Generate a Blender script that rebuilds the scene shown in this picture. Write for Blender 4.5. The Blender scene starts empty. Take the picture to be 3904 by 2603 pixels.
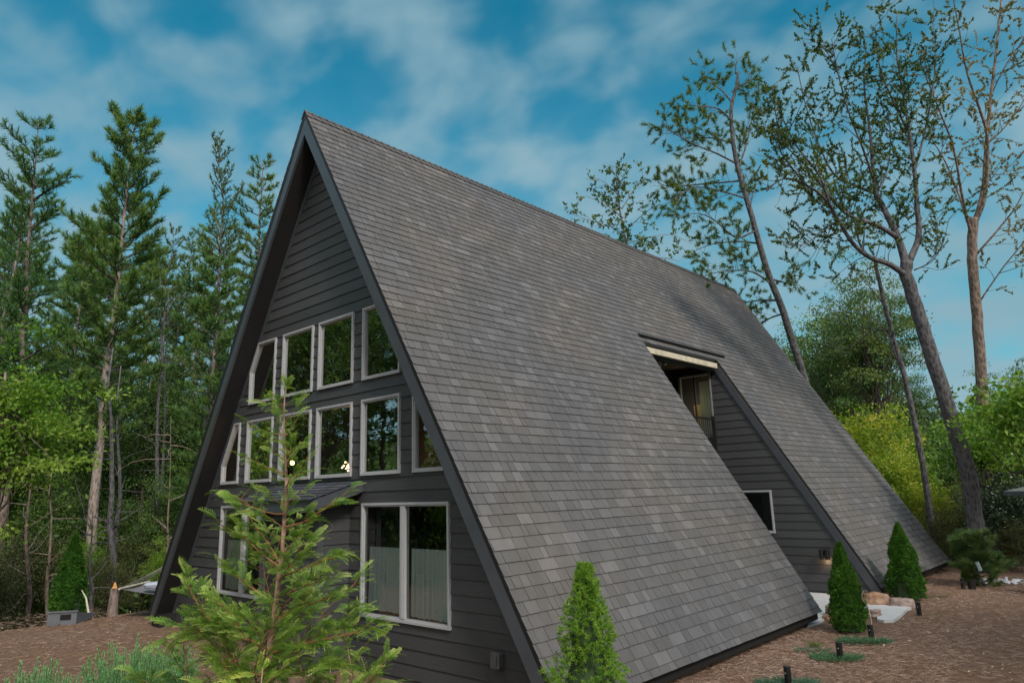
import bpy, math, random
import numpy as np
from mathutils import Vector, Matrix, noise
sc = bpy.context.scene
R = math.radians
# ------------------------------------------------------------------ camera
CAM = np.array([9.772, -5.630, 2.295]); YAW, PITCH, ROLL = R(-42.592), R(12.157), R(-1.719)
FPX = 2668.53; SW = 3904.0
fw = np.array([math.sin(YAW)*math.cos(PITCH), math.cos(YAW)*math.cos(PITCH), math.sin(PITCH)])
rt0 = np.array([math.cos(YAW), -math.sin(YAW), 0.0]); up0 = np.cross(rt0, fw)
rt = math.cos(ROLL)*rt0 + math.sin(ROLL)*up0
up = -math.sin(ROLL)*rt0 + math.cos(ROLL)*up0
cd = bpy.data.cameras.new("camera"); cam = bpy.data.objects.new("camera", cd); sc.collection.objects.link(cam)
cam.matrix_world = Matrix(((rt[0], up[0], -fw[0], CAM[0]), (rt[1], up[1], -fw[1], CAM[1]), (rt[2], up[2], -fw[2], CAM[2]), (0, 0, 0, 1)))
cd.sensor_width = 36; cd.lens = FPX/SW*36; cd.clip_end = 2000; cd.clip_start = 0.05
sc.camera = cam
sc.view_settings.view_transform = 'Standard'; sc.view_settings.look = 'None'
sc.view_settings.exposure = 0.55; sc.view_settings.gamma = 1
sc.cycles.max_bounces = 6; sc.cycles.transparent_max_bounces = 12; sc.cycles.diffuse_bounces = 3
sc.cycles.caustics_reflective = False; sc.cycles.caustics_refractive = False

def P(u, v, d):
    "a point d metres in front of the camera (photograph measured 2352 wide)"
    u *= SW/2352; v *= SW/2352
    return CAM + d*(fw + rt*(u-1952)/FPX - up*(v-1301.5)/FPX)
def G(u, v, z=0.0):
    "where the sight line through a photograph point meets height z"
    u *= SW/2352; v *= SW/2352
    r = fw + rt*(u-1952)/FPX - up*(v-1301.5)/FPX
    return CAM + r*((z-CAM[2])/r[2])

# ------------------------------------------------------------------ node helpers
def mat(name):
    m = bpy.data.materials.new(name); m.use_nodes = True
    nt = m.node_tree; b = nt.nodes['Principled BSDF']
    return m, nt, b
def N(nt, t, **kw):
    n = nt.nodes.new(t)
    for k, v in kw.items():
        if k in n.inputs: n.inputs[k].default_value = v
        else: setattr(n, k, v)
    return n
def lk(nt, a, b): nt.links.new(a, b)
def ramp(nt, fac, stops, interp='LINEAR'):
    n = nt.nodes.new('ShaderNodeValToRGB'); n.color_ramp.interpolation = interp
    e = n.color_ramp.elements
    while len(e) < len(stops): e.new(0.5)
    for i, (p, c) in enumerate(stops):
        e[i].position = p; e[i].color = (c[0], c[1], c[2], 1)
    lk(nt, fac, n.inputs[0]); return n.outputs[0]
def mixc(nt, fac, a, b, mode='MIX'):
    n = nt.nodes.new('ShaderNodeMix'); n.data_type = 'RGBA'; n.blend_type = mode
    for s, v in ((n.inputs[0], fac), (n.inputs[6], a), (n.inputs[7], b)):
        if isinstance(v, (int, float)): s.default_value = v
        elif isinstance(v, tuple): s.default_value = (v[0], v[1], v[2], 1)
        else: lk(nt, v, s)
    return n.outputs[2]
def math_(nt, op, a, b=None, c=None):
    n = nt.nodes.new('ShaderNodeMath'); n.operation = op
    for i, v in enumerate((a, b, c)):
        if v is None: continue
        if isinstance(v, (int, float)): n.inputs[i].default_value = v
        else: lk(nt, v, n.inputs[i])
    return n.outputs[0]
def bump(nt, bsdf, h, strength=0.3, dist=0.01):
    b = nt.nodes.new('ShaderNodeBump'); b.inputs['Strength'].default_value = strength; b.inputs['Distance'].default_value = dist
    lk(nt, h, b.inputs['Height']); lk(nt, b.outputs[0], bsdf.inputs['Normal'])
def coords(nt, scale=(1, 1, 1), which='Object'):
    tc = nt.nodes.new('ShaderNodeTexCoord'); mp = nt.nodes.new('ShaderNodeMapping')
    mp.inputs['Scale'].default_value = scale; lk(nt, tc.outputs[which], mp.inputs[0]); return mp.outputs[0]
def noise_(nt, vec, scale, detail=4, rough=0.55, dist=0.0):
    n = nt.nodes.new('ShaderNodeTexNoise'); n.inputs['Scale'].default_value = scale; n.inputs['Detail'].default_value = detail
    n.inputs['Roughness'].default_value = rough; n.inputs['Distortion'].default_value = dist
    if vec is not None: lk(nt, vec, n.inputs['Vector'])
    return n.outputs['Fac']

# ------------------------------------------------------------------ world and sun
SUN = Vector((0.70, -0.28, 0.66)).normalized()
w = bpy.data.worlds.new("World"); sc.world = w; w.use_nodes = True
nt = w.node_tree; bg = nt.nodes['Background']
sky = nt.nodes.new('ShaderNodeTexSky'); sky.sky_type = 'NISHITA'; sky.sun_disc = False
sky.sun_elevation = math.asin(SUN.z); sky.sun_rotation = math.atan2(SUN.x, SUN.y)
sky.air_density = 1.0; sky.dust_density = 0.6; sky.ozone_density = 3.0
tc = nt.nodes.new('ShaderNodeTexCoord'); sep = nt.nodes.new('ShaderNodeSeparateXYZ'); lk(nt, tc.outputs['Generated'], sep.inputs[0])
zz = math_(nt, 'MAXIMUM', sep.outputs[2], 0.0)
dn = math_(nt, 'ADD', zz, 0.34)
cb = nt.nodes.new('ShaderNodeCombineXYZ')
lk(nt, math_(nt, 'DIVIDE', sep.outputs[0], dn), cb.inputs[0]); lk(nt, math_(nt, 'DIVIDE', sep.outputs[1], dn), cb.inputs[1])
mp = nt.nodes.new('ShaderNodeMapping'); mp.inputs['Rotation'].default_value = (0, 0, R(52)); mp.inputs['Scale'].default_value = (2.2, 2.7, 1); mp.inputs['Location'].default_value = (3.1, 1.7, 0.0)
lk(nt, cb.outputs[0], mp.inputs[0])
n1 = noise_(nt, mp.outputs[0], 3.1, 3.0, 0.42, 0.2)
n2 = noise_(nt, mp.outputs[0], 0.75, 1.0, 0.5)
cl = math_(nt, 'ADD', math_(nt, 'MULTIPLY', n1, 0.90), math_(nt, 'MULTIPLY', n2, 0.20))
# thicker cloud near the horizon
# added unseen bank of brighter, whiter cloud behind the camera, lighting the front wall
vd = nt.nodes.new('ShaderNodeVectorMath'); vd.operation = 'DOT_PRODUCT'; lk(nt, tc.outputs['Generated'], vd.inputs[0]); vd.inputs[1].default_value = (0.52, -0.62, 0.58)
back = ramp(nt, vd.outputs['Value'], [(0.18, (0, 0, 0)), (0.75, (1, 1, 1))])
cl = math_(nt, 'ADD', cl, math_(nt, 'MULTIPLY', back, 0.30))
low_ = ramp(nt, sep.outputs[2], [(0.0, (1, 1, 1)), (0.55, (0, 0, 0))])
cl = math_(nt, 'ADD', cl, math_(nt, 'MULTIPLY', low_, 0.24))
cover = ramp(nt, cl, [(0.46, (0.0, 0.0, 0.0)), (0.60, (0.45, 0.45, 0.45)), (0.76, (0.98, 0.98, 0.98))], 'B_SPLINE')
blue = mixc(nt, 1.0, sky.outputs[0], (0.02, 1.0, 0.95), 'MULTIPLY')
blue = mixc(nt, math_(nt, 'MULTIPLY', low_, 0.85), blue, (1.9, 3.5, 4.2))
cloudc = mixc(nt, n2, (1.4, 2.8, 3.45), (2.7, 4.0, 4.6))
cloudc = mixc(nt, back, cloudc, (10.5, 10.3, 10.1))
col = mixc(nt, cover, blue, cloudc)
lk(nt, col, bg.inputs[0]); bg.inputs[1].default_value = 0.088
sl = bpy.data.lights.new("sun", 'SUN'); sl.energy = 2.1; sl.angle = R(11); sl.color = (1.0, 0.90, 0.78)
so = bpy.data.objects.new("sun", sl); sc.collection.objects.link(so); so.rotation_euler = SUN.to_track_quat('Z', 'Y').to_euler()

# ------------------------------------------------------------------ object helpers
COL = sc.collection
def tag(o, label=None, cat=None, group=None, kind=None):
    if label: o['label'] = label
    if cat: o['category'] = cat
    if group: o['group'] = group
    if kind: o['kind'] = kind
    return o
def thing(name, label, cat, loc=(0, 0, 0), rz=0, group=None):
    o = bpy.data.objects.new(name, None); COL.objects.link(o); o.location = [float(q) for q in loc]; o.rotation_euler = (0, 0, rz)
    o.empty_display_size = 0.1
    return tag(o, label, cat, group)
class MB:
    def __init__(s): s.v = []; s.f = []; s.t = []
    def face(s, pts, tone=0.5):
        n = len(s.v); s.v.extend([tuple(map(float, p)) for p in pts]); s.f.append(tuple(range(n, n+len(pts)))); s.t.append(tone)
    def box(s, x0, x1, y0, y1, z0, z1, tone=0.5):
        c = [(x0,y0,z0),(x1,y0,z0),(x1,y1,z0),(x0,y1,z0),(x0,y0,z1),(x1,y0,z1),(x1,y1,z1),(x0,y1,z1)]
        s.hull8(c, tone)
    def hull8(s, c, tone=0.5):
        n = len(s.v); s.v.extend([tuple(map(float, p)) for p in c])
        for q in ((3,2,1,0),(4,5,6,7),(0,1,5,4),(1,2,6,5),(2,3,7,6),(3,0,4,7)):
            s.f.append(tuple(n+i for i in q)); s.t.append(tone)
    def prism(s, poly, a, b, axis=1, tone=0.5):
        "poly: 2-D points; extruded from a to b along axis"
        def m(p, t): return (p[0], t, p[1]) if axis == 1 else ((t, p[0], p[1]) if axis == 0 else (p[0], p[1], t))
        n = len(s.v); k = len(poly)
        s.v.extend([tuple(map(float, m(p, a))) for p in poly]); s.v.extend([tuple(map(float, m(p, b))) for p in poly])
        s.f.append(tuple(range(n+k-1, n-1, -1))); s.f.append(tuple(range(n+k, n+2*k))); s.t += [tone, tone]
        for i in range(k):
            j = (i+1) % k; s.f.append((n+i, n+j, n+k+j, n+k+i)); s.t.append(tone)
    def ring(s, outer, inner, a, b):
        k = len(outer)
        for i in range(k):
            j = (i+1) % k
            s.hull8([(outer[i][0], a, outer[i][1]), (outer[j][0], a, outer[j][1]), (inner[j][0], a, inner[j][1]), (inner[i][0], a, inner[i][1]),
                     (outer[i][0], b, outer[i][1]), (outer[j][0], b, outer[j][1]), (inner[j][0], b, inner[j][1]), (inner[i][0], b, inner[i][1])])
    def tube(s, pts, rad, k=6, tone=0.5, cap=True):
        pts = [Vector(p) for p in pts]; n0 = len(s.v); m = len(pts)
        if not hasattr(rad, '__len__'): rad = [rad]*m
        t = (pts[1]-pts[0]).normalized(); a = t.orthogonal().normalized()
        for i in range(m):
            t = (pts[min(i+1, m-1)]-pts[max(i-1, 0)]).normalized()
            a = (a - t*a.dot(t));
            a = a.normalized() if a.length > 1e-6 else t.orthogonal().normalized()
            b = t.cross(a)
            for j in range(k):
                q = pts[i] + (a*math.cos(2*math.pi*j/k)+b*math.sin(2*math.pi*j/k))*rad[i]; s.v.append(tuple(q))
        for i in range(m-1):
            for j in range(k):
                j2 = (j+1) % k
                s.f.append((n0+i*k+j, n0+i*k+j2, n0+(i+1)*k+j2, n0+(i+1)*k+j)); s.t.append(tone)
        if cap:
            s.f.append(tuple(n0+(m-1)*k+j for j in range(k))); s.t.append(tone)
            s.f.append(tuple(n0+j for j in reversed(range(k)))); s.t.append(tone)
    def build(s, name, m, parent=None, smooth=False, fix=False):
        me = bpy.data.meshes.new(name); me.from_pydata(s.v, [], s.f)
        at = me.attributes.new('tone', 'FLOAT', 'FACE'); at.data.foreach_set('value', np.array(s.t, dtype=np.float32))
        if smooth: me.polygons.foreach_set('use_smooth', [True]*len(me.polygons))
        if m: me.materials.append(m)
        if fix:
            import bmesh
            bm = bmesh.new(); bm.from_mesh(me); bmesh.ops.recalc_face_normals(bm, faces=bm.faces); bm.to_mesh(me); bm.free()
        me.update()
        o = bpy.data.objects.new(name, me); COL.objects.link(o)
        if parent is not None: o.parent = parent
        return o
def inset(poly, d):
    k = len(poly); area = sum(poly[i][0]*poly[(i+1)%k][1]-poly[(i+1)%k][0]*poly[i][1] for i in range(k))
    sg = 1 if area > 0 else -1; lines = []
    for i in range(k):
        p = np.array(poly[i]); q = np.array(poly[(i+1)%k]); t = (q-p)/np.linalg.norm(q-p); n = np.array([-t[1], t[0]])*sg
        lines.append((p+n*d, t))
    out = []
    for i in range(k):
        p, t = lines[i-1]; q, s2 = lines[i]
        A = np.array([[t[0], -s2[0]], [t[1], -s2[1]]]); a = np.linalg.solve(A, q-p); out.append(tuple(p+t*a[0]))
    return out
def np_mesh(name, V, F, tone, m, smooth=False):
    "V (n,3); F (m,k) ; tone per vertex"
    me = bpy.data.meshes.new(name); k = F.shape[1]
    me.vertices.add(len(V)); me.vertices.foreach_set('co', V.astype(np.float32).ravel())
    me.loops.add(F.size); me.loops.foreach_set('vertex_index', F.astype(np.int32).ravel())
    me.polygons.add(len(F)); me.polygons.foreach_set('loop_start', np.arange(0, F.size, k, dtype=np.int32))
    if smooth: me.polygons.foreach_set('use_smooth', np.ones(len(F), dtype=bool))
    me.update(calc_edges=True)
    at = me.attributes.new('tone', 'FLOAT', 'POINT'); at.data.foreach_set('value', tone.astype(np.float32))
    me.materials.append(m); return me
def link(name, me, parent=None):
    o = bpy.data.objects.new(name, me); COL.objects.link(o)
    if parent is not None: o.parent = parent
    return o

# ------------------------------------------------------------------ materials
def plain(name, c, rough=0.6, var=0.12, scale=8, metal=0, bmp=0.0, spec=0.5):
    m, nt, b = mat(name); v = coords(nt)
    f = noise_(nt, v, scale, 5)
    c0 = tuple(x*(1-var) for x in c); c1 = tuple(min(1, x*(1+var)) for x in c)
    lk(nt, ramp(nt, f, [(0.3, c0), (0.7, c1)]), b.inputs['Base Color']); b.inputs['Roughness'].default_value = rough
    b.inputs['Metallic'].default_value = metal; b.inputs['Specular IOR Level'].default_value = spec
    if bmp: bump(nt, b, noise_(nt, v, scale*6, 4), bmp, 0.01)
    return m
def tone_node(nt): 
    a = nt.nodes.new('ShaderNodeAttribute'); a.attribute_name = 'tone'; return a.outputs['Fac']
# painted fibre-cement siding with embossed wood grain
def siding_mat():
    m, nt, b = mat('charcoal_siding'); v = coords(nt, (1.6, 1.6, 26))
    g = noise_(nt, v, 3.0, 5, 0.6, 1.2); big = noise_(nt, coords(nt), 0.6, 3)
    t = tone_node(nt)
    c = ramp(nt, g, [(0.3, (0.042, 0.046, 0.051)), (0.7, (0.058, 0.062, 0.067))])
    c = mixc(nt, 1.0, c, ramp(nt, t, [(0, (0.88, 0.88, 0.88)), (1, (1.12, 1.12, 1.12))]), 'MULTIPLY')
    c = mixc(nt, math_(nt, 'LESS_THAN', t, -1.0), c, (0.008, 0.008, 0.008))
    c = mixc(nt, 0.5, c, ramp(nt, big, [(0.3, (0.8, 0.8, 0.82)), (0.7, (1.15, 1.13, 1.1))]), 'MULTIPLY')
    lk(nt, c, b.inputs['Base Color']); b.inputs['Roughness'].default_value = 0.5
    bump(nt, b, g, 0.55, 0.006); return m
M_SID = siding_mat()
M_TRIM = plain('charcoal_trim', (0.060, 0.069, 0.083), 0.28, 0.1, 5, bmp=0.03, spec=0.8)
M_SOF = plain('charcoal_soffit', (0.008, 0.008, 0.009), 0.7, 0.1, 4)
M_EDGE = plain('black_drip_edge', (0.012, 0.012, 0.014), 0.5)
M_WHITE = plain('pale_grey_vinyl', (0.37, 0.385, 0.41), 0.4, 0.05, 6)
M_BLACK = plain('black_metal', (0.012, 0.012, 0.013), 0.4, 0.2, 8)
M_CREAM = plain('weathered_cream_wood', (0.52, 0.48, 0.38), 0.7, 0.22, 6, bmp=0.2)
M_CONC = plain('pale_concrete', (0.50, 0.52, 0.54), 0.8, 0.07, 2.5, bmp=0.05)
M_FND = plain('tan_foundation', (0.16, 0.12, 0.075), 0.9, 0.35, 5, bmp=0.3)
def shingle_mat(name, a, b_, c_):
    m, nt, b = mat(name); t = tone_node(nt); v = coords(nt)
    base = ramp(nt, t, [(0.0, (0.04, 0.04, 0.04)), (0.06, a), (0.55, b_), (1.0, c_)])
    gr = noise_(nt, v, 260, 2, 0.7)
    base = mixc(nt, 1.0, base, ramp(nt, gr, [(0.3, (0.78, 0.78, 0.78)), (0.7, (1.22, 1.22, 1.22))]), 'MULTIPLY')
    pat = noise_(nt, v, 0.55, 4, 0.6)
    base = mixc(nt, 1.0, base, ramp(nt, pat, [(0.36, (0.88, 0.92, 1.0)), (0.52, (0.98, 0.98, 0.99)), (0.66, (1.06, 1.02, 0.98))]), 'MULTIPLY')
    st = noise_(nt, coords(nt, (2.2, 3.0, 0.5)), 2.0, 3)
    base = mixc(nt, 1.0, base, ramp(nt, st, [(0.35, (0.9, 0.9, 0.9)), (0.65, (1.08, 1.08, 1.08))]), 'MULTIPLY')
    lk(nt, base, b.inputs['Base Color']); b.inputs['Roughness'].default_value = 0.85
    bump(nt, b, gr, 0.5, 0.004); return m
M_SHG = shingle_mat('asphalt_shingle', (0.084, 0.083, 0.085), (0.102, 0.100, 0.102), (0.134, 0.132, 0.137))
M_SHGD = shingle_mat('dark_blue_shingle', (0.030, 0.036, 0.055), (0.050, 0.058, 0.085), (0.09, 0.10, 0.14))
M_UNDER = plain('shingle_underlay', (0.02, 0.02, 0.02), 0.9)
def glass_mat(nm='window_glass', k=3.4, k0=0.28):
    m, nt, b = mat(nm); nt.nodes.remove(b); out = nt.nodes['Material Output']
    gl = N(nt, 'ShaderNodeBsdfGlossy', Roughness=0.0); gl.inputs['Color'].default_value = (0.95, 1.0, 0.98, 1)
    tr = N(nt, 'ShaderNodeBsdfTransparent'); tr.inputs['Color'].default_value = (0.97, 0.99, 0.98, 1)
    fr = N(nt, 'ShaderNodeFresnel'); fr.inputs['IOR'].default_value = 1.5
    f2 = math_(nt, 'MINIMUM', math_(nt, 'ADD', math_(nt, 'MULTIPLY', fr.outputs[0], k), k0), 1.0)
    bp = N(nt, 'ShaderNodeBump'); bp.inputs['Strength'].default_value = 0.12; bp.inputs['Distance'].default_value = 0.01
    lk(nt, noise_(nt, coords(nt, (1.2, 1, 3.0)), 2.2, 2), bp.inputs['Height']); lk(nt, bp.outputs[0], gl.inputs['Normal'])
    mx = N(nt, 'ShaderNodeMixShader'); lk(nt, f2, mx.inputs[0]); lk(nt, tr.outputs[0], mx.inputs[1]); lk(nt, gl.outputs[0], mx.inputs[2])
    lk(nt, mx.outputs[0], out.inputs[0]); return m
M_GLASS = glass_mat()
M_GLASSC = glass_mat('clear_window_glass', 1.9, 0.06)
def emit(name, c, s):
    m, nt, b = mat(name); b.inputs['Emission Color'].default_value = (*c, 1); b.inputs['Emission Strength'].default_value = s
    b.inputs['Base Color'].default_value = (*c, 1); return m
def curtain_mat(name, c):
    m, nt, b = mat(name); v = coords(nt, (4, 4, 90))
    f = noise_(nt, v, 1.5, 3)
    lk(nt, ramp(nt, f, [(0.35, tuple(x*0.78 for x in c)), (0.65, c)]), b.inputs['Base Color']); b.inputs['Roughness'].default_value = 0.9
    out = nt.nodes['Material Output']; t = N(nt, 'ShaderNodeBsdfTranslucent'); t.inputs['Color'].default_value = (*c, 1)
    mx = N(nt, 'ShaderNodeMixShader'); mx.inputs[0].default_value = 0.12
    lk(nt, b.outputs[0], mx.inputs[1]); lk(nt, t.outputs[0], mx.inputs[2]); lk(nt, mx.outputs[0], out.inputs[0]); return m
M_CURT = curtain_mat('sheer_curtain', (0.80, 0.95, 0.92))
M_CURTY = curtain_mat('yellow_curtain', (0.75, 0.62, 0.28))
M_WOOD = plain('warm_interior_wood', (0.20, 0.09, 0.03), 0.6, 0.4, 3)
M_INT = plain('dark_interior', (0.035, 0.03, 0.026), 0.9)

# ------------------------------------------------------------------ the A-frame house
H, W, ZE, L = 8.70, 5.104, 0.224, 16.04
YA, YB, DW = 6.84, 10.14, 0.3615
SL = (H-ZE)/W; NL = math.hypot(1, SL); SLEN = W*NL
def xr(z): return (H-z)/SL                       # roof surface half-width at height z
def rp(s, y, d=0.0, side=1):
    "point on the roof: s metres down the slope, y along the ridge, d metres proud of the plane"
    return (side*(s/NL + d*SL/NL), y, H - s*SL/NL + d/NL)
house = thing('a_frame_house', 'dark charcoal A-frame house with long grey shingle roof reaching the ground', 'house')
rnd = random.Random(4)
EXP = 0.1465
def shingles(y0, y1, s0, s1, side, mb, r):
    k0 = int(round(s0/EXP)); n = int(math.ceil((s1-s0)/EXP))
    for i in range(n):
        a = s0+i*EXP; b = min(s1, a+EXP)
        y = y0 - (r.random()*0.3); row = r.random()*0.12
        while y < y1:
            wd = r.choice((0.10, 0.14, 0.165, 0.165, 0.20, 0.24, 0.33))*r.uniform(0.92, 1.08)
            ya, yb = max(y0, y), min(y1, y+wd-0.006)
            thick = 0.0125 if r.random() < 0.45 else 0.0095
            q = r.random()
            tone = (0.18 + 0.30*r.random()) if q < 0.70 else ((0.55+0.25*r.random()) if q < 0.92 else 0.85+0.15*r.random())
            tone = min(1, tone*0.92+row)
            if yb-ya > 0.01:
                bb = b + r.uniform(-0.002, 0.002)
                A = rp(a, ya, 0.002, side); B = rp(a, yb, 0.002, side); C = rp(bb, yb, thick+0.002, side); D = rp(bb, ya, thick+0.002, side)
                C0 = rp(bb, yb, 0.0, side); D0 = rp(bb, ya, 0.0, side)
                A0 = rp(a, ya, 0, side); B0 = rp(a, yb, 0, side)
                if side > 0: mb.face((D, C, B, A), tone); mb.face((D0, C0, C, D), 0.0)
                else: mb.face((A, B, C, D), tone); mb.face((D, C, C0, D0), 0.0)
                mb.face((A0, D0, D, A), 0.0); mb.face((B, C, C0, B0), 0.0)
            y += wd
# opening in the right roof: from slope S_OP down to the eave between YA and YB
S_OP = (H-5.27)/SL*NL
S_DV = (H-5.47)/SL*NL
T = 0.05
def slab(y0, y1, s0, s1, side=1):
    m = MB(); m.hull8([rp(s0, y0, -T, side), rp(s0, y1, -T, side), rp(s1, y1, -T, side), rp(s1, y0, -T, side),
                       rp(s0, y0, 0, side), rp(s0, y1, 0, side), rp(s1, y1, 0, side), rp(s1, y0, 0, side)]); return m
deck = MB()
for a in ((0, L, 0, S_OP), (0, YA, S_OP, SLEN), (YB, L, S_OP, SLEN)):
    m = slab(a[0], a[1], a[2]+(0.0 if a[2] == 0 else 0.0), a[3]); n = len(deck.v); deck.v += m.v; deck.f += [tuple(i+n for i in f) for f in m.f]; deck.t += m.t
rd = deck.build('roof_deck', M_UNDER, house)
sr = MB(); r_ = random.Random(11)
nOP = int(round(S_OP/EXP)); S_OPr = nOP*EXP
shingles(-0.012, L+0.01, 0.0, S_OPr, 1, sr, r_)
shingles(-0.012, YA+0.006, S_OPr, SLEN+0.012, 1, sr, r_)
shingles(YB-0.006, L+0.01, S_OPr, SLEN+0.012, 1, sr, r_)
roofR = sr.build('shingle_roof', M_SHG, house); tag(roofR, 'grey laminated shingles of the right roof slope')
lf = slab(0, L, 0, SLEN, -1); lf.build('roof_deck', M_UNDER, house)
slm = MB(); shingles(-0.012, L+0.01, 0, SLEN, -1, slm, random.Random(5)); slm.build('shingle_roof', M_SHG, house)
# ridge cap: overlapping folded tabs
rc = MB(); y = -0.02; rr = random.Random(2)
while y < L:
    y2 = y+0.145; t0, t1 = 0.012, 0.022; tn = rr.uniform(0.1, 0.6)
    for side in (1, -1):
        A = (0, y, H+t1*1.6); B = (0, y2, H+t0*1.6); C = rp(0.15, y2, t0, side); D = rp(0.15, y, t1+0.004, side)
        rc.face((A, D, C, B) if side > 0 else (A, B, C, D), tn)
        D0 = rp(0.15, y, 0.0, side); rc.face((A, (0, y, H), D0, D) if side > 0 else (D, D0, (0, y, H), A), 0)
        C0 = rp(0.15, y2, 0, side); rc.face((D, D0, C0, C) if side > 0 else (C, C0, D0, D), 0)
    y = y2
rc.build('ridge_cap', M_SHG, house)
# rake fascia boards, frieze boards and soffits
def slope_board(d0, d1, y0, y1, s0, s1, side, mb):
    "board under the roof plane from depth d0 to d1, mitred at the apex with a plumb cut and cut level at the foot"
    def q(d, y, top):
        if top: return (0.0, y, H - d*NL)
        zf = ZE - 0.02; return (side*((H - d*NL - zf)/SL), y, zf)
    mb.hull8([q(d0, y0, 1), q(d0, y1, 1), q(d1, y1, 1), q(d1, y0, 1), q(d0, y0, 0), q(d0, y1, 0), q(d1, y1, 0), q(d1, y0, 0)])
f = MB(); slope_board(0.052, 0.220, -0.006, 0.035, 0, 0, 1, f); f.build('fascia_board', M_TRIM, house, fix=True)
f = MB(); slope_board(0.075, 0.215, -0.006, 0.035, 0, 0, -1, f); f.build('fascia_board', M_TRIM, house, fix=True)
f = MB(); slope_board(0.002, 0.073, -0.011, 0.030, 0, 0, -1, f); f.build('drip_edge', M_EDGE, house, fix=True)
f = MB(); slope_board(0.002, 0.050, -0.008, 0.030, 0, 0, 1, f); f.build('drip_edge', M_EDGE, house, fix=True)
f = MB(); slope_board(0.20, 0.49, DW-0.024, DW+0.0, 0, 0, 1, f); f.build('frieze_board', M_TRIM, house, fix=True)
f = MB(); slope_board(0.20, 0.285, DW-0.024, DW+0.0, 0, 0, -1, f); f.build('frieze_board', M_TRIM, house, fix=True)
for side in (1, -1):
    f = MB(); slope_board(0.203, 0.212, 0.036, DW-0.002, 0, 0, side, f); f.build('soffit', M_SOF, house, fix=True)
# eave board under the right roof edge and the foundation
for (a, b_) in ((0.02, YA), (YB, L)):
    m = MB(); m.box(W-0.16, W-0.06, a+0.02, b_-0.02, ZE-0.13, ZE-0.002); m.build('eave_board', M_SOF, house)
    m = MB(); m.box(W-0.42, W-0.19, a+0.03, b_-0.03, -0.4, ZE-0.10); m.build('foundation', M_FND, house)
m = MB(); m.box(-W+0.06, -W+0.42, 0.05, L-0.05, -1.2, ZE-0.003); m.build('foundation', M_SOF, house)

# siding courses with openings
def wall_courses(mb, y, z0, z1, xl, xrf, holes, lap=0.178, sgn=-1, off=0.0, jit=None):
    "sgn -1: faces -Y ; lapped boards, each tilted, its lower edge proud"
    k = 0; zb = z0
    while zb < z1-1e-6:
        zt = min(z1, zb+lap); tone = (jit or rnd).random()
        cuts = {zb, zt}
        for h in holes:
            for p in h:
                if zb+1e-4 < p[1] < zt-1e-4: cuts.add(p[1])
        cuts = sorted(cuts)
        for a, b in zip(cuts[:-1], cuts[1:]):
            ya = y + sgn*0.014*(1-(a-zb)/lap); yb = y + sgn*0.014*(1-(b-zb)/lap)
            e = 1e-5
            spans = [((xl(a+e), xl(b-e)), (xrf(a+e), xrf(b-e)))]
            for h in holes:
                zs = [p[1] for p in h]
                if min(zs) < (a+b)/2 < max(zs):
                    def ext(z):
                        xs = []
                        for i in range(len(h)):
                            p, q = h[i], h[(i+1) % len(h)]
                            if (p[1]-z)*(q[1]-z) <= 0 and abs(p[1]-q[1]) > 1e-9: xs.append(p[0]+(q[0]-p[0])*(z-p[1])/(q[1]-p[1]))
                        return (min(xs), max(xs)) if xs else (0, 0)
                    ea, eb = ext(a+e), ext(b-e); ns = []
                    for (l, r) in spans:
                        if ea[0] >= r[0] or ea[1] <= l[0]: ns.append((l, r)); continue
                        if ea[0] > l[0]: ns.append((l, (ea[0], eb[0])))
                        if ea[1] < r[0]: ns.append(((ea[1], eb[1]), r))
                    spans = ns
            for (l, r) in spans:
                if r[0]-l[0] < 0.003 and r[1]-l[1] < 0.003: continue
                fpts = ((l[0], ya, a), (r[0], ya, a), (max(r[1], l[1]), yb, b), (l[1], yb, b))
                mb.face(fpts if sgn < 0 else fpts[::-1], tone)
                if abs(a-zb) < 1e-6:
                    u = ((l[0], ya, a), (l[0], ya-sgn*0.016, a), (r[0], ya-sgn*0.016, a), (r[0], ya, a)); mb.face(u if sgn < 0 else u[::-1], tone)
        # an occasional butt joint between boards
        zb = zt
g, w1, mm, wD = 0.085, 0.951, 0.242, 0.892
C0, C1 = g, g+w1; D0, D1 = C1+mm, C1+mm+wD
z1t, z1b, z2t, z2b, z3t, z3b = 5.05, 3.96, 3.675, 2.59, 2.21, 0.712
def rect(a, b, c, d): return [(a, c), (b, c), (b, d), (a, d)]
def mir(p): return [(-x, z) for x, z in p][::-1]
def roofx(z, k=0.60): return xr(z)-k
winA = mir([(D0, z1b), (D1, z1b), (D1, 4.55), (1.89, z1t), (D0, z1t)])
winB = rect(-C1, -C0, z1b, z1t); winC = rect(C0, C1, z1b, z1t)
winD = [(D0, z1b), (D1, z1b), (D1, 4.36), (1.76, z1t), (D0, z1t)]
winF = [(2.445, z2b), (3.15, z2b), (3.05, z2b+0.12), (2.56, 3.60), (2.445, 3.72)]
winF = [(2.445, z2b), (3.12, z2b), (3.12, 2.66), (2.50, z2t), (2.445, z2t)]
winAp = [(-3.09, z2b), (-2.445, z2b), (-2.445, z2t), (-2.66, z2t), (-3.09, 2.93)]
wins = [winA, winB, winC, winD, winAp, rect(-D1, -D0, z2b, z2t), rect(-C1, -C0, z2b, z2t), rect(C0, C1, z2b, z2t), rect(D0, D1, z2b, z2t), winF]
low = [rect(1.322, 3.149, z3b, z3t), rect(-3.0, -1.25, z3b, z3t)]
holes = [inset(p, 0.02) for p in wins+low]
fwall = MB()
wall_courses(fwall, DW, -0.30, 8.05, lambda z: -max(0.0, xr(z)-0.26), lambda z: max(0.0, xr(z)-0.30), holes)
jr = random.Random(77)
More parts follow.
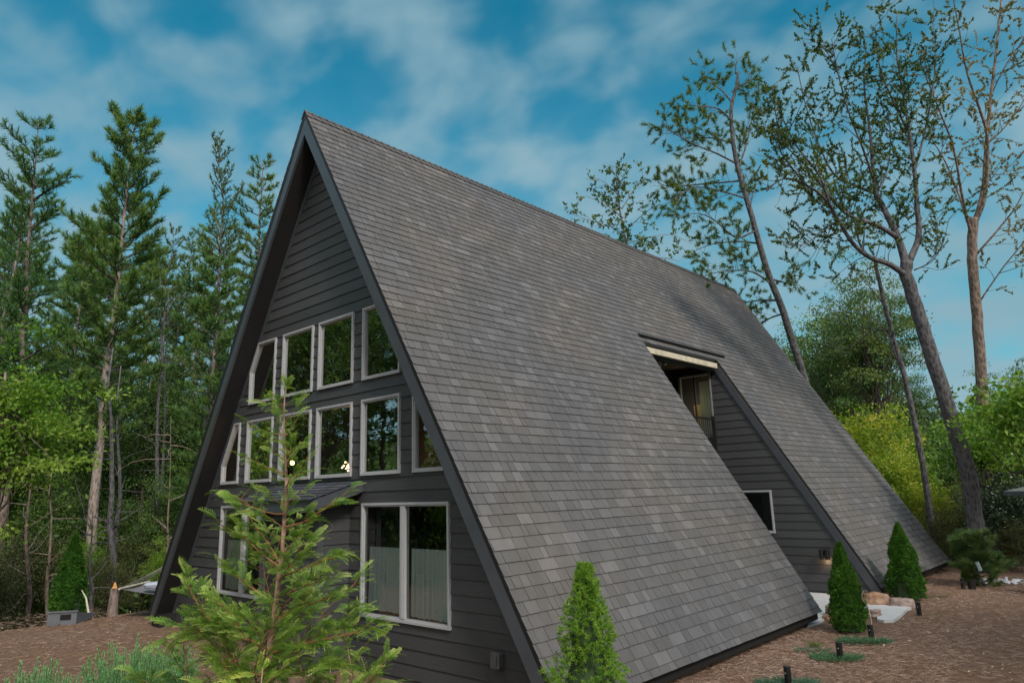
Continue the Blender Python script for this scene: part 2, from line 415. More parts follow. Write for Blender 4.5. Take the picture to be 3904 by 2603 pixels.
for k in range(46):
    xx = jr.uniform(-4.3, 4.3); zz0 = -0.30+0.178*jr.randint(0, 44)
    if abs(xx) > xr(zz0+0.178)-0.75 or any(min(q[0] for q in h)-0.12 < xx < max(q[0] for q in h)+0.12 and min(q[1] for q in h)-0.2 < zz0+0.09 < max(q[1] for q in h)+0.2 for h in holes): continue
    fwall.face([(xx-0.002, DW-0.0152, zz0+0.002), (xx+0.002, DW-0.0152, zz0+0.002), (xx+0.002, DW-0.0022, zz0+0.176), (xx-0.002, DW-0.0022, zz0+0.176)], -8.0)
fw_o = fwall.build('siding_wall', M_SID, house); tag(fw_o, 'front gable wall of lapped charcoal boards')
def window(poly, y, parent, name='window', mull=None, fw1=0.031, fw2=0.020, sgn=-1, mat_f=None, mg=None):
    mf = mat_f or M_WHITE
    fr = MB(); p1 = inset(poly, fw1); p2 = inset(p1, fw2)
    fr.ring(poly, p1, y+sgn*0.040, y-sgn*0.05)
    fr.ring(p1, p2, y+sgn*0.026, y-sgn*0.05)
    if mull:
        for a, b in mull:
            zs = [q[1] for q in p2]; fr.box(a, b, min(y+sgn*0.034, y-sgn*0.05), max(y+sgn*0.034, y-sgn*0.05), min(zs), max(zs))
            fr.box(a+0.028, b-0.028, min(y+sgn*0.039, y+sgn*0.034), max(y+sgn*0.039, y+sgn*0.034), min(zs), max(zs))
    o = fr.build(name, mf, parent, fix=True)
    pn = MB(); q = inset(poly, fw1+fw2-0.008); yy = y-sgn*0.004
    pts = [(a, yy, b) for a, b in q]; pn.face(pts); po = pn.build('pane', mg or M_GLASS, o)
    return o
for p in wins: window(p, DW, house)
window(low[0], DW, house, mull=[(2.19, 2.285)], mg=M_GLASSC)
window(low[1], DW, house, mull=[(-2.19, -2.07)], mg=M_GLASSC)

# bump-out with its little shed roof on the front wall
BX0, BX1, BY = -0.55, 1.0, -0.15
bo = MB(); wall_courses(bo, BY, -0.30, 2.08, lambda z: BX0+0.07, lambda z: BX1-0.07, [rect(-0.50+0.1, 0.42, 0.02, 1.98)], lap=0.178)
# side walls (built in the X plane)
for xs, sg in ((BX1, 1), (BX0, -1)):
    zb = -0.30
    while zb < 2.3:
        zt = min(2.36, zb+0.178); tn = rnd.random()
        A = (xs+sg*0.014, BY+0.07, zb); B = (xs+sg*0.014, DW, zb); C = (xs, DW, zt); D = (xs, BY+0.07, zt)
        bo.face((A, B, C, D) if sg > 0 else (D, C, B, A), tn); A0 = (xs, BY+0.07, zb); B0 = (xs, DW, zb)
        bo.face((A0, B0, B, A), tn); zb = zt
bo.build('entry_wall', M_SID, house)
for xs in (BX1, BX0):
    cb_ = MB(); s = 1 if xs > 0 else -1
    cb_.box(min(xs-s*0.07, xs+s*0.018), max(xs-s*0.07, xs+s*0.018), BY-0.018, BY+0.07, -0.3, 2.2)
    cb_.build('corner_board', M_TRIM, house)
door = MB(); door.box(-0.40, 0.42, BY-0.002, BY+0.04, 0.02, 1.98)
for (a, b_, c, d) in ((-0.32, -0.02, 1.15, 1.85), (0.04, 0.34, 1.15, 1.85), (-0.32, -0.02, 0.15, 1.02), (0.04, 0.34, 0.15, 1.02)): door.box(a, b_, BY-0.012, BY-0.002, c, d)
dO = door.build('door', plain('dark_door', (0.03, 0.03, 0.033), 0.5), house)
dk = MB(); dk.tube([(0.36, BY-0.01, 1.0), (0.36, BY-0.06, 1.0)], [0.012, 0.025], 8); dk.build('handle', M_BLACK, dO)
dc = MB()
for (a, b_, c, d) in ((-0.47, -0.40, 0, 2.05), (0.42, 0.49, 0, 2.05), (-0.40, 0.42, 1.98, 2.05)): dc.box(a, b_, BY-0.022, BY+0.02, c, d)
dc.build('door_frame', M_TRIM, house)
# shed roof slab: front edge at z 2.32, back edge at the wall z 2.56
ex = MB(); x0, x1 = -0.86, 1.30; yf, zf, zw = -0.43, 2.30, 2.54
ex.hull8([(x0, yf, zf-0.19), (x1, yf, zf-0.19), (x1, DW-0.016, zw-0.19), (x0, DW-0.016, zw-0.19), (x0, yf, zf-0.03), (x1, yf, zf-0.03), (x1, DW-0.016, zw-0.03), (x0, DW-0.016, zw-0.03)])
ex.build('entry_roof_box', M_TRIM, house)
es = MB(); er = random.Random(8); nC = 6
for i in range(nC):
    a, b_ = i/nC, (i+1)/nC; xx = x0-0.03-er.random()*0.2
    while xx < x1+0.03:
        wd = er.choice((0.12, 0.17, 0.24)); xa, xb = max(x0-0.03, xx), min(x1+0.03, xx+wd-0.005)
        def q(t, x, d): return (x, DW-0.016+(yf-0.03-DW+0.016)*t, zw+(zf-zw)*t-0.028+d)
        if xb-xa > 0.02:
            tn = er.random(); es.face((q(a, xa, 0.004), q(a, xb, 0.004), q(b_, xb, 0.02), q(b_, xa, 0.02))[::-1], tn)
            es.face((q(b_, xa, 0.02), q(b_, xb, 0.02), q(b_, xb, 0.0), q(b_, xa, 0.0))[::-1], 0)
        xx += wd
es.build('entry_shingles', M_SHGD, house)
ef = MB(); ef.hull8([(x1+0.002, yf-0.02, zf-0.17), (x1+0.030, yf-0.02, zf-0.17), (x1+0.030, DW-0.016, zw-0.17), (x1+0.002, DW-0.016, zw-0.17),
                     (x1+0.002, yf-0.02, zf-0.03), (x1+0.030, yf-0.02, zf-0.03), (x1+0.030, DW-0.016, zw-0.03), (x1+0.002, DW-0.016, zw-0.03)])
ef.build('entry_fascia', M_TRIM, house)
gl = MB(); gl.tube([(-0.40, BY-0.02, 2.02), (-0.40, BY-0.09, 2.02)], 0.03, 8); wl = gl.build('wall_light', M_BLACK, house)
import bmesh
def ico(name, loc, r, m, parent, sub=2, sc3=(1, 1, 1)):
    bm = bmesh.new(); bmesh.ops.create_icosphere(bm, subdivisions=sub, radius=r)
    for v in bm.verts: v.co = Vector((v.co.x*sc3[0]+loc[0], v.co.y*sc3[1]+loc[1], v.co.z*sc3[2]+loc[2]))
    me = bpy.data.meshes.new(name); bm.to_mesh(me); bm.free(); me.materials.append(m)
    me.polygons.foreach_set('use_smooth', [True]*len(me.polygons)); return link(name, me, parent)
ico('globe', (-0.40, BY-0.13, 2.04), 0.055, plain('frosted_globe', (0.6, 0.72, 0.78), 0.25), wl)
# small outlet box near the right foot of the front wall
ob = MB(); ob.box(3.90, 4.01, DW-0.085, DW-0.012, 0.42, 0.56); ob.box(3.888, 4.022, DW-0.10, DW-0.086, 0.41, 0.575)
ob.box(3.925, 3.985, DW-0.112, DW-0.1005, 0.44, 0.54)
ob.build('outlet_box', plain('grey_plastic', (0.10, 0.10, 0.105), 0.35), house)

# the side recess: walls, ceiling, balcony
rw = MB()
dpoly = rect(0.95, 1.83, 3.46, 5.04); lpoly = rect(2.18, 3.06, 1.24, 2.18)
wall_courses(rw, YB+0.02, -0.1, 5.4, lambda z: 0.80, lambda z: max(0.8, xr(z)-0.10), [inset(dpoly, 0.02), inset(lpoly, 0.02)])
rwo = rw.build('siding_wall', M_SID, house); tag(rwo, 'lapped siding on the far wall of the side recess')
iw = MB(); iw.box(0.74, 0.80, YA, YB+0.01, -0.1, 5.6); iw.build('recess_wall', M_SID, house)
nw = MB(); nw.prism([(0.74, -0.1), (4.9, -0.1), (4.9, xr(0)*0+0.2), (1.86, 5.45), (0.74, 5.45)], YA-0.06, YA-0.01, 1); nw.build('recess_wall', M_SID, house, fix=True)
cl_ = MB(); cl_.box(0.80, 1.95, YA, YB, 5.20, 5.26); cl_.build('recess_ceiling', plain('dark_ceiling_wood', (0.035, 0.024, 0.016), 0.6, 0.4, 3), house)
hb = MB(); hb.box(2.00, 2.09, YA+0.0, YB-0.10, 5.085, 5.205); hb.build('header_beam', M_CREAM, house)
hb = MB(); hb.box(1.90, 1.995, YA, YB, 5.02, 5.19); hb.build('ceiling_edge', M_SOF, house)
# raking trim on the recess wall
tm = MB()
def rk(d, z): return xr(z)-d*NL/SL
tm.hull8([(rk(0.05, 5.2), YB-0.022, 5.2), (rk(0.05, 5.2), YB+0.018, 5.2), (rk(0.20, 5.2), YB+0.018, 5.2), (rk(0.20, 5.2), YB-0.022, 5.2),
          (rk(0.05, 0.05), YB-0.022, 0.05), (rk(0.05, 0.05), YB+0.018, 0.05), (rk(0.20, 0.05), YB+0.018, 0.05), (rk(0.20, 0.05), YB-0.022, 0.05)])
tm.build('raking_trim', M_TRIM, house, fix=True)
dv = MB(); a = S_DV
dv.hull8([rp(a-0.03, YA-0.03, 0.012), rp(a-0.03, YB+0.55, 0.012), rp(a+0.045, YB+0.55, 0.012), rp(a+0.045, YA-0.03, 0.012),
          rp(a-0.03, YA-0.03, 0.035), rp(a-0.03, YB+0.55, 0.035), rp(a+0.045, YB+0.55, 0.065), rp(a+0.045, YA-0.03, 0.065)])
dv.build('diverter_gap_shadow', M_EDGE, house)  # raised shingle flap as a strip; its black stands in for the gap shadow
lip = MB(); a = S_OPr
lip.hull8([rp(a-0.06, YA+0.01, -0.04), rp(a-0.06, YB-0.01, -0.04), rp(a+0.05, YB-0.01, -0.03), rp(a+0.05, YA+0.01, -0.03),
           rp(a-0.06, YA+0.01, 0.0), rp(a-0.06, YB-0.01, 0.0), rp(a+0.05, YB-0.01, 0.008), rp(a+0.05, YA+0.01, 0.008)])
lip.build('drip_edge', M_EDGE, house)
bl = MB(); bl.box(0.80, 1.85, YA, YB, 2.88, 3.00); bl.build('balcony_floor', M_SOF, house)
rl = thing('balcony_railing', 'black metal railing of the small upstairs balcony in the roof recess', 'railing', (1.84, YA, 3.00))
m = MB(); m.box(-0.02, 0.02, 0, YB-YA-0.02, 0.86, 0.90); m.box(-0.015, 0.015, 0, YB-YA-0.02, 0.06, 0.09); m.build('rail', M_BLACK, rl)
for i in range(32):
    m = MB(); m.tube([(0, 0.05+i*0.1, 0.09), (0, 0.05+i*0.1, 0.86)], 0.008, 5); m.build('baluster', M_BLACK, rl)
m = MB(); m.box(-0.035, 0.035, YB-YA-0.09, YB-YA-0.02, 0, 0.95); m.build('post', M_BLACK, rl)
dd = window(dpoly, YB+0.02, house, 'balcony_door', mat_f=plain('door_frame_grey', (0.22, 0.22, 0.22), 0.4))
m = MB(); m.box(1.37, 1.40, YB-0.01, YB+0.03, 3.52, 4.98); m.build('door_stile', M_BLACK, dd)
window(lpoly, YB+0.02, house)
sp = MB(); sp.tube([(1.55, 8.3, 5.20), (1.55, 8.3, 5.12)], 0.02, 8)
spo = sp.build('ceiling_spotlight', M_BLACK, house)
for k in range(3):
    a = k*2.1; s2 = MB(); s2.tube([(1.55, 8.3, 5.12), (1.55+0.11*math.cos(a), 8.3+0.11*math.sin(a), 5.09), (1.55+0.15*math.cos(a), 8.3+0.15*math.sin(a), 5.04)], [0.012, 0.03, 0.038], 8)
    s2.build('spot_head', plain('silver', (0.6, 0.6, 0.62), 0.3, metal=0.6), spo)
wlm = MB(); 
for dx in (-0.055, 0.055): wlm.tube([(4.10+dx, YB-0.09, 0.73), (4.10+dx, YB-0.09, 0.93)], 0.048, 12)
wlm.box(4.03, 4.17, YB-0.05, YB+0.006, 0.78, 0.90)
wlo = wlm.build('wall_light', M_BLACK, house); tag(wlo, 'black two-barrel wall light in the recess')
pl = bpy.data.lights.new('recess_lamp', 'POINT'); pl.energy = 1.2; pl.color = (1.0, 0.62, 0.32); pl.shadow_soft_size = 0.04
po = bpy.data.objects.new('recess_lamp', pl); COL.objects.link(po); po.location = (4.10, YB-0.10, 0.69); po.parent = house
bk = MB(); bk.prism([(-W+0.2, 0.1), (W-0.2, 0.1), (0.0, H-0.3)], L-0.3, L-0.25, 1); bk.build('back_wall', M_SID, house, fix=True)
# interior: floors and walls seen dimly through the glass
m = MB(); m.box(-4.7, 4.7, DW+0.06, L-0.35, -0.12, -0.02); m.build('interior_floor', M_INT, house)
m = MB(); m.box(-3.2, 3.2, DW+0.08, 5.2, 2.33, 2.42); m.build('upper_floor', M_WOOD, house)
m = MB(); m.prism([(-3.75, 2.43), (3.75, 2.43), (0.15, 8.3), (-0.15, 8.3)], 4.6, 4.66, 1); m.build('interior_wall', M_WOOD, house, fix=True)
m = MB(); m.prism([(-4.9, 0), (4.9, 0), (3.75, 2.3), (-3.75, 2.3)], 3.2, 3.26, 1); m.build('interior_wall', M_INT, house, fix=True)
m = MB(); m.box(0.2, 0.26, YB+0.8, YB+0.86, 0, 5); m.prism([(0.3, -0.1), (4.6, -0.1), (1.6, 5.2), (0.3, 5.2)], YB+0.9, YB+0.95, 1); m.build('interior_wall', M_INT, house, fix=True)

M_GLOW = emit('warm_bulb', (1.0, 0.62, 0.25), 14.0)
def pendant(loc, label, small=False):
    t = thing('pendant_lamp', label, 'lamp', loc, 0, 'warm globe lamps glowing behind the upper windows')
    ico('bulb', (0, 0, 0), 0.042, M_GLOW, t, 2)
    m = MB(); m.tube([(0, 0, 0.05), (0, 0, 1.6)], 0.006, 5); m.build('cord', M_BLACK, t)
    m = MB(); m.tube([(0, 0, 0.045), (0, 0, 0.10)], [0.03, 0.012], 8); m.build('socket', plain('brass', (0.5, 0.33, 0.1), 0.3, metal=0.8), t)
    if small:
        for i, (a, b_, c) in enumerate(((-0.24, 0.1, -0.03), (-0.17, 0.1, -0.07), (-0.30, 0.05, -0.01), (-0.12, 0.0, 0.08), (-0.2, 0.02, 0.02))):
            ico('bulb', (a, b_, c), 0.018, M_GLOW, t, 1)
            m = MB(); m.tube([(a, b_, c), (0, 0, 0.08)], 0.004, 4); m.build('arm', M_BLACK, t)
    l = bpy.data.lights.new('lamp_glow', 'POINT'); l.energy = 7; l.color = (1, 0.6, 0.28); l.shadow_soft_size = 0.08
    lo = bpy.data.objects.new('lamp_glow', l); COL.objects.link(lo); lo.location = (0, 0, -0.12); lo.parent = t
pendant((-2.1, 1.2, 2.95), 'small round warm lamp seen through the window behind the young cedar')
pendant((-1.46, 2.0, 2.86), 'round warm lamp with gold sparkles at the lower right of a middle window', True)

def curtain(name, label, x0, x1, y, z0, z1, m, group=None, folds=9, seed=0, slots=None):
    r = random.Random(seed); n = folds*8; mb = MB(); loc = ((x0+x1)/2, y, z0)
    ph = [r.uniform(-0.6, 0.6) for _ in range(folds+2)]
    for i in range(n):
        q = []
        for t in (i/n, (i+1)/n):
            a = t*folds*2*math.pi + ph[int(t*folds)]*0.4
            for s in (0, 0.5, 1):
                spread = 1-0.05*s
                q.append((x0+(x1-x0)*(0.5+(t-0.5)*spread)-loc[0], (0.016+0.012*(1-s))*math.sin(a)+0.004*math.sin(3.1*a), (z1-z0)*s+0.006*math.sin(a*1.3)*(1-s)))
        mb.face((q[0], q[3], q[4], q[1])); mb.face((q[1], q[4], q[5], q[2]))
    o = mb.build(name, m, None, smooth=True); o.location = loc; tag(o, label, 'curtain', group); return o
G_C = 'white sheer cafe curtains'
curtain('cafe_curtain', 'white sheer cafe curtain in the left pane of the wide lower window', 1.40, 2.20, DW+0.055, 0.80, 1.62, M_CURT, G_C, 8, 1)
curtain('cafe_curtain', 'white sheer cafe curtain in the right pane of the wide lower window', 2.30, 3.12, DW+0.055, 0.78, 1.62, M_CURT, G_C, 8, 2)
curtain('cafe_curtain', 'white sheer cafe curtain in the narrow window behind the cedar', -2.85, -2.1, DW+0.055, 0.80, 1.62, M_CURT, G_C, 7, 3)
curtain('long_curtain', 'pale green-grey long curtain inside the balcony door', 1.42, 1.80, YB+0.16, 3.55, 4.85, curtain_mat('green_curtain', (0.50, 0.60, 0.52)), None, 5, 4)
curtain('long_curtain', 'yellowish lit curtain low in the balcony door', 1.22, 1.42, YB+0.18, 3.55, 4.3, M_CURTY, None, 3, 5)
curtain('long_curtain', 'dark olive curtain in the low window of the recess', 2.75, 3.0, YB+0.16, 1.26, 2.12, curtain_mat('olive_curtain', (0.10, 0.10, 0.05)), None, 4, 6)
l = bpy.data.lights.new('bedroom_lamp', 'POINT'); l.energy = 14; l.color = (1, 0.80, 0.5); l.shadow_soft_size = 0.1
lo = bpy.data.objects.new('bedroom_lamp', l); COL.objects.link(lo); lo.location = (1.35, YB+0.7, 4.3); lo.parent = house
cr = thing('loft_railing', 'pale wooden stair balusters seen through the slanted right window', 'railing', (2.75, 1.1, 2.42))
for i in range(5):
    m = MB(); m.box(-0.3+i*0.14, -0.27+i*0.14, -0.015, 0.015, 0.06, 0.8); m.build('baluster', M_CREAM, cr)
m = MB(); m.box(-0.36, 0.36, -0.03, 0.03, 0.0, 0.06); m.build('rail', M_CREAM, cr)

# ------------------------------------------------------------------ terrain
def ground_z(x, y):
    z = 0.0
    d1 = max(0.0, -7.2-x); z -= 0.16*min(d1, 14)*(1 if d1 > 0 else 0)
    d2 = max(0.0, y-17.5); z -= 0.10*min(d2, 16)
    z += 0.05*noise.noise(Vector((x*0.25, y*0.25, 0)))*min(1, max(0, abs(x-1)-5.5, y-17, -1-y)/2)
    r = math.hypot(x-5, y-2)
    if r > 42: z += (r-42)*0.16*(1+0.35*noise.noise(Vector((x*0.02, y*0.02, 3))))*min(1, (r-42)/22) if r < 150 else 108*0.16
    return z
def ground_mat():
    m, nt, b = mat('pine_straw_ground'); v = coords(nt)
    a = noise_(nt, v, 0.8, 5, 0.6); f = noise_(nt, coords(nt, (1, 2.2, 1)), 70, 5, 0.75, 0.8); g2 = noise_(nt, v, 9, 5, 0.7)
    c = ramp(nt, f, [(0.28, (0.095, 0.062, 0.048)), (0.48, (0.21, 0.145, 0.108)), (0.62, (0.30, 0.215, 0.165)), (0.78, (0.44, 0.345, 0.275))])
    c = mixc(nt, 0.75, c, ramp(nt, g2, [(0.32, (0.62, 0.60, 0.60)), (0.68, (1.25, 1.2, 1.16))]), 'MULTIPLY')
    c = mixc(nt, 0.8, c, ramp(nt, a, [(0.35, (1.02, 0.86, 0.72)), (0.50, (1.0, 0.97, 0.95)), (0.66, (1.02, 0.98, 1.05))]), 'MULTIPLY')
    ds = nt.nodes.new('ShaderNodeVectorMath'); ds.operation = 'DISTANCE'; lk(nt, v, ds.inputs[0]); ds.inputs[1].default_value = (3, 6, 0)
    fl = ramp(nt, noise_(nt, v, 1.4, 5, 0.7), [(0.35, (0.020, 0.030, 0.012)), (0.6, (0.05, 0.075, 0.022)), (0.75, (0.08, 0.065, 0.035))])
    c = mixc(nt, ramp(nt, math_(nt, 'ADD', ds.outputs['Value'], math_(nt, 'MULTIPLY', a, 6.0)), [(0.0, (0, 0, 0)), (1.0, (0, 0, 0))]) if False else math_(nt, 'GREATER_THAN', math_(nt, 'ADD', ds.outputs['Value'], math_(nt, 'MULTIPLY', g2, 5.0)), 20.0), c, fl)
    lk(nt, c, b.inputs['Base Color']); b.inputs['Roughness'].default_value = 0.95; b.inputs['Specular IOR Level'].default_value = 0.1
    bump(nt, b, f, 0.9, 0.03); return m
M_GRD = ground_mat()
xs = np.concatenate([np.linspace(-220, -31, 22), np.linspace(-30, 30, 81), np.linspace(31, 220, 22)])
gv = np.array([[x, y, ground_z(x, y)] for y in xs for x in xs]); n = len(xs)
ii = np.arange((n-1)*(n-1)); r0 = ii//(n-1)*n + ii % (n-1)
gf = np.stack([r0, r0+1, r0+n+1, r0+n], 1)
tag(link('ground', np_mesh('ground', gv, gf, np.full(len(gv), 0.5), M_GRD, True)), kind='structure')

# ------------------------------------------------------------------ foliage
def foliage(name, c0, c1, c2, transl=0.35, rough=0.6, spec=0.3):
    m, nt, b = mat(name); t = tone_node(nt)
    oi = nt.nodes.new('ShaderNodeObjectInfo')
    c = ramp(nt, t, [(0.0, c0), (0.5, c1), (1.0, c2)])
    c = mixc(nt, 1.0, c, ramp(nt, oi.outputs['Random'], [(0, (0.82, 0.9, 0.95)), (1, (1.2, 1.1, 0.95))]), 'MULTIPLY')
    lk(nt, c, b.inputs['Base Color']); b.inputs['Roughness'].default_value = rough; b.inputs['Specular IOR Level'].default_value = spec
    tr = N(nt, 'ShaderNodeBsdfTranslucent'); lk(nt, mixc(nt, 1.0, c, (1.25, 1.35, 0.6), 'MULTIPLY'), tr.inputs['Color'])
    mx = N(nt, 'ShaderNodeMixShader'); mx.inputs[0].default_value = transl
    lk(nt, b.outputs[0], mx.inputs[1]); lk(nt, tr.outputs[0], mx.inputs[2]); lk(nt, mx.outputs[0], nt.nodes['Material Output'].inputs[0]); return m
def bark(name, a, b_, sc_=14):
    m, nt, b = mat(name); v = coords(nt, (1, 1, 0.35))
    vo = nt.nodes.new('ShaderNodeTexVoronoi'); vo.inputs['Scale'].default_value = sc_; lk(nt, v, vo.inputs['Vector'])
    f = noise_(nt, v, sc_*1.5, 5, 0.7)
    h = math_(nt, 'ADD', math_(nt, 'MULTIPLY', vo.outputs['Distance'], 0.6), math_(nt, 'MULTIPLY', f, 0.6))
    lk(nt, ramp(nt, h, [(0.30, a), (0.62, b_), (0.85, tuple(min(1, q*1.45) for q in b_))]), b.inputs['Base Color']); b.inputs['Roughness'].default_value = 0.95
    bump(nt, b, h, 0.8, 0.04); return m
B_PINE = bark('pine_bark', (0.05, 0.036, 0.03), (0.19, 0.15, 0.135))
B_GREY = bark('grey_bark', (0.028, 0.028, 0.031), (0.105, 0.105, 0.115), 16)
B_WARM = bark('tan_bark', (0.06, 0.046, 0.038), (0.20, 0.155, 0.13))
B_PALE = bark('pale_pine_bark', (0.09, 0.07, 0.062), (0.27, 0.225, 0.205))
B_TWIG = bark('twig_bark', (0.03, 0.026, 0.022), (0.09, 0.075, 0.06))
F_WPINE = foliage('white_pine_needles', (0.042, 0.105, 0.048), (0.095, 0.20, 0.065), (0.24, 0.34, 0.085))
F_YPINE = foliage('yellow_green_needles', (0.07, 0.13, 0.03), (0.13, 0.21, 0.05), (0.24, 0.28, 0.07))
F_DPINE = foliage('dark_pine_needles', (0.036, 0.080, 0.040), (0.090, 0.165, 0.062), (0.22, 0.27, 0.085))
F_BROAD = foliage('forest_leaves', (0.028, 0.065, 0.022), (0.080, 0.155, 0.040), (0.21, 0.30, 0.075))
F_BRIGHT = foliage('bright_maple_leaves', (0.06, 0.15, 0.02), (0.15, 0.28, 0.035), (0.36, 0.46, 0.10), 0.45)
F_YELLOW = foliage('yellow_green_leaves', (0.14, 0.22, 0.025), (0.26, 0.36, 0.045), (0.66, 0.56, 0.09), 0.45)
F_SPARSE = foliage('small_oak_leaves', (0.030, 0.068, 0.028), (0.075, 0.135, 0.040), (0.22, 0.24, 0.08), 0.3)
F_GOLD = foliage('gold_tinged_leaves', (0.07, 0.09, 0.03), (0.17, 0.17, 0.07), (0.42, 0.33, 0.20), 0.35)
F_OLIVE = foliage('olive_undergrowth', (0.025, 0.035, 0.016), (0.07, 0.085, 0.03), (0.17, 0.17, 0.07), 0.3)
F_CEDAR = foliage('cedar_sprays', (0.045, 0.12, 0.022), (0.21, 0.35, 0.050), (0.64, 0.72, 0.22), 0.38, 0.5)
F_THUJA = foliage('arborvitae_sprays', (0.018, 0.070, 0.010), (0.045, 0.145, 0.018), (0.11, 0.25, 0.035), 0.25)
F_SPRUCE = foliage('dwarf_spruce_needles', (0.05, 0.13, 0.012), (0.13, 0.28, 0.03), (0.30, 0.46, 0.06), 0.3)
F_ROSE = foliage('rosemary_leaves', (0.04, 0.15, 0.065), (0.10, 0.31, 0.13), (0.24, 0.50, 0.22), 0.3)
F_JUN = foliage('juniper_leaves', (0.020, 0.075, 0.045), (0.06, 0.17, 0.095), (0.16, 0.32, 0.20), 0.2)
F_DARK = foliage('glossy_dark_leaves', (0.014, 0.034, 0.018), (0.035, 0.07, 0.035), (0.10, 0.14, 0.08), 0.15, 0.35, 0.6)

def unit(a): return a/np.maximum(1e-9, np.linalg.norm(a, axis=-1, keepdims=True))
def leaves(rng, pos, dir_, L_, Wd, tone, droop=0.0, flat=None):
    "rhombic leaves as quads: arrays in, (V,F,T) out"
    n = len(pos); d = unit(dir_)
    if flat is None: nn = unit(rng.normal(size=(n, 3)) + np.array([0, 0, 0.6]))
    else: nn = unit(flat + rng.normal(size=(n, 3))*0.25)
    s = unit(np.cross(d, nn)); L_ = np.broadcast_to(L_, (n,))[:, None]; Wd = np.broadcast_to(Wd, (n,))[:, None]
    mid = pos + d*L_*0.45; tip = pos + d*L_; tip[:, 2] -= droop*L_[:, 0]
    V = np.stack([pos, mid+s*Wd*0.5, tip, mid-s*Wd*0.5], 1).reshape(-1, 3)
    F = np.arange(4*n).reshape(n, 4); return V, F, np.repeat(tone, 4)
def needles(rng, pos, dir_, L_, Wd, tone):
    n = len(pos); d = unit(dir_); s = unit(np.cross(d, rng.normal(size=(n, 3))))
    L_ = np.broadcast_to(L_, (n,))[:, None]; Wd = np.broadcast_to(Wd, (n,))[:, None]
    V = np.stack([pos-s*Wd*0.5, pos+s*Wd*0.5, pos+d*L_+s*Wd*0.18, pos+d*L_-s*Wd*0.18], 1).reshape(-1, 3)
    return V, np.arange(4*n).reshape(n, 4), np.repeat(tone, 4)
def path(rng, p0, d0, length, nseg, up=0.0, jit=0.12, bend=None):
    pts = [np.array(p0, float)]; d = np.array(d0, float); d /= np.linalg.norm(d)
    for i in range(nseg):
        d = d + rng.normal(size=3)*jit + np.array([0, 0, up/nseg]);
        if bend is not None: d = d + bend/nseg
        d /= np.linalg.norm(d); pts.append(pts[-1]+d*length/nseg)
    return np.array(pts)
def along(pts, t):
    m = len(pts)-1; x = min(m-1e-6, max(0, t*m)); i = int(x); f_ = x-i
    return pts[i]*(1-f_)+pts[i+1]*f_, pts[i+1]-pts[i]
def tufts(rng, P_, D_, K, L_, Wd, spread=0.55, tonej=0.25):
    "K needles fanning from each tuft point"
    n = len(P_); Pk = np.repeat(P_, K, 0); Dk = unit(np.repeat(unit(D_), K, 0)+rng.normal(size=(n*K, 3))*spread)
    base = np.repeat(rng.random(n), K); t = np.clip(base*0.7+rng.random(n*K)*0.3, 0, 1)
    Pk = Pk + unit(np.repeat(D_, K, 0))*(rng.random((n*K, 1))-0.5)*L_*0.8
    return needles(rng, Pk, Dk, L_*(0.7+0.5*rng.random(n*K)), Wd, t)
def cat_(parts):
    V = []; F = []; T = []; o = 0
    for v, f_, t in parts: V.append(v); F.append(f_+o); T.append(t); o += len(v)
    return np.concatenate(V), np.concatenate(F), np.concatenate(T)

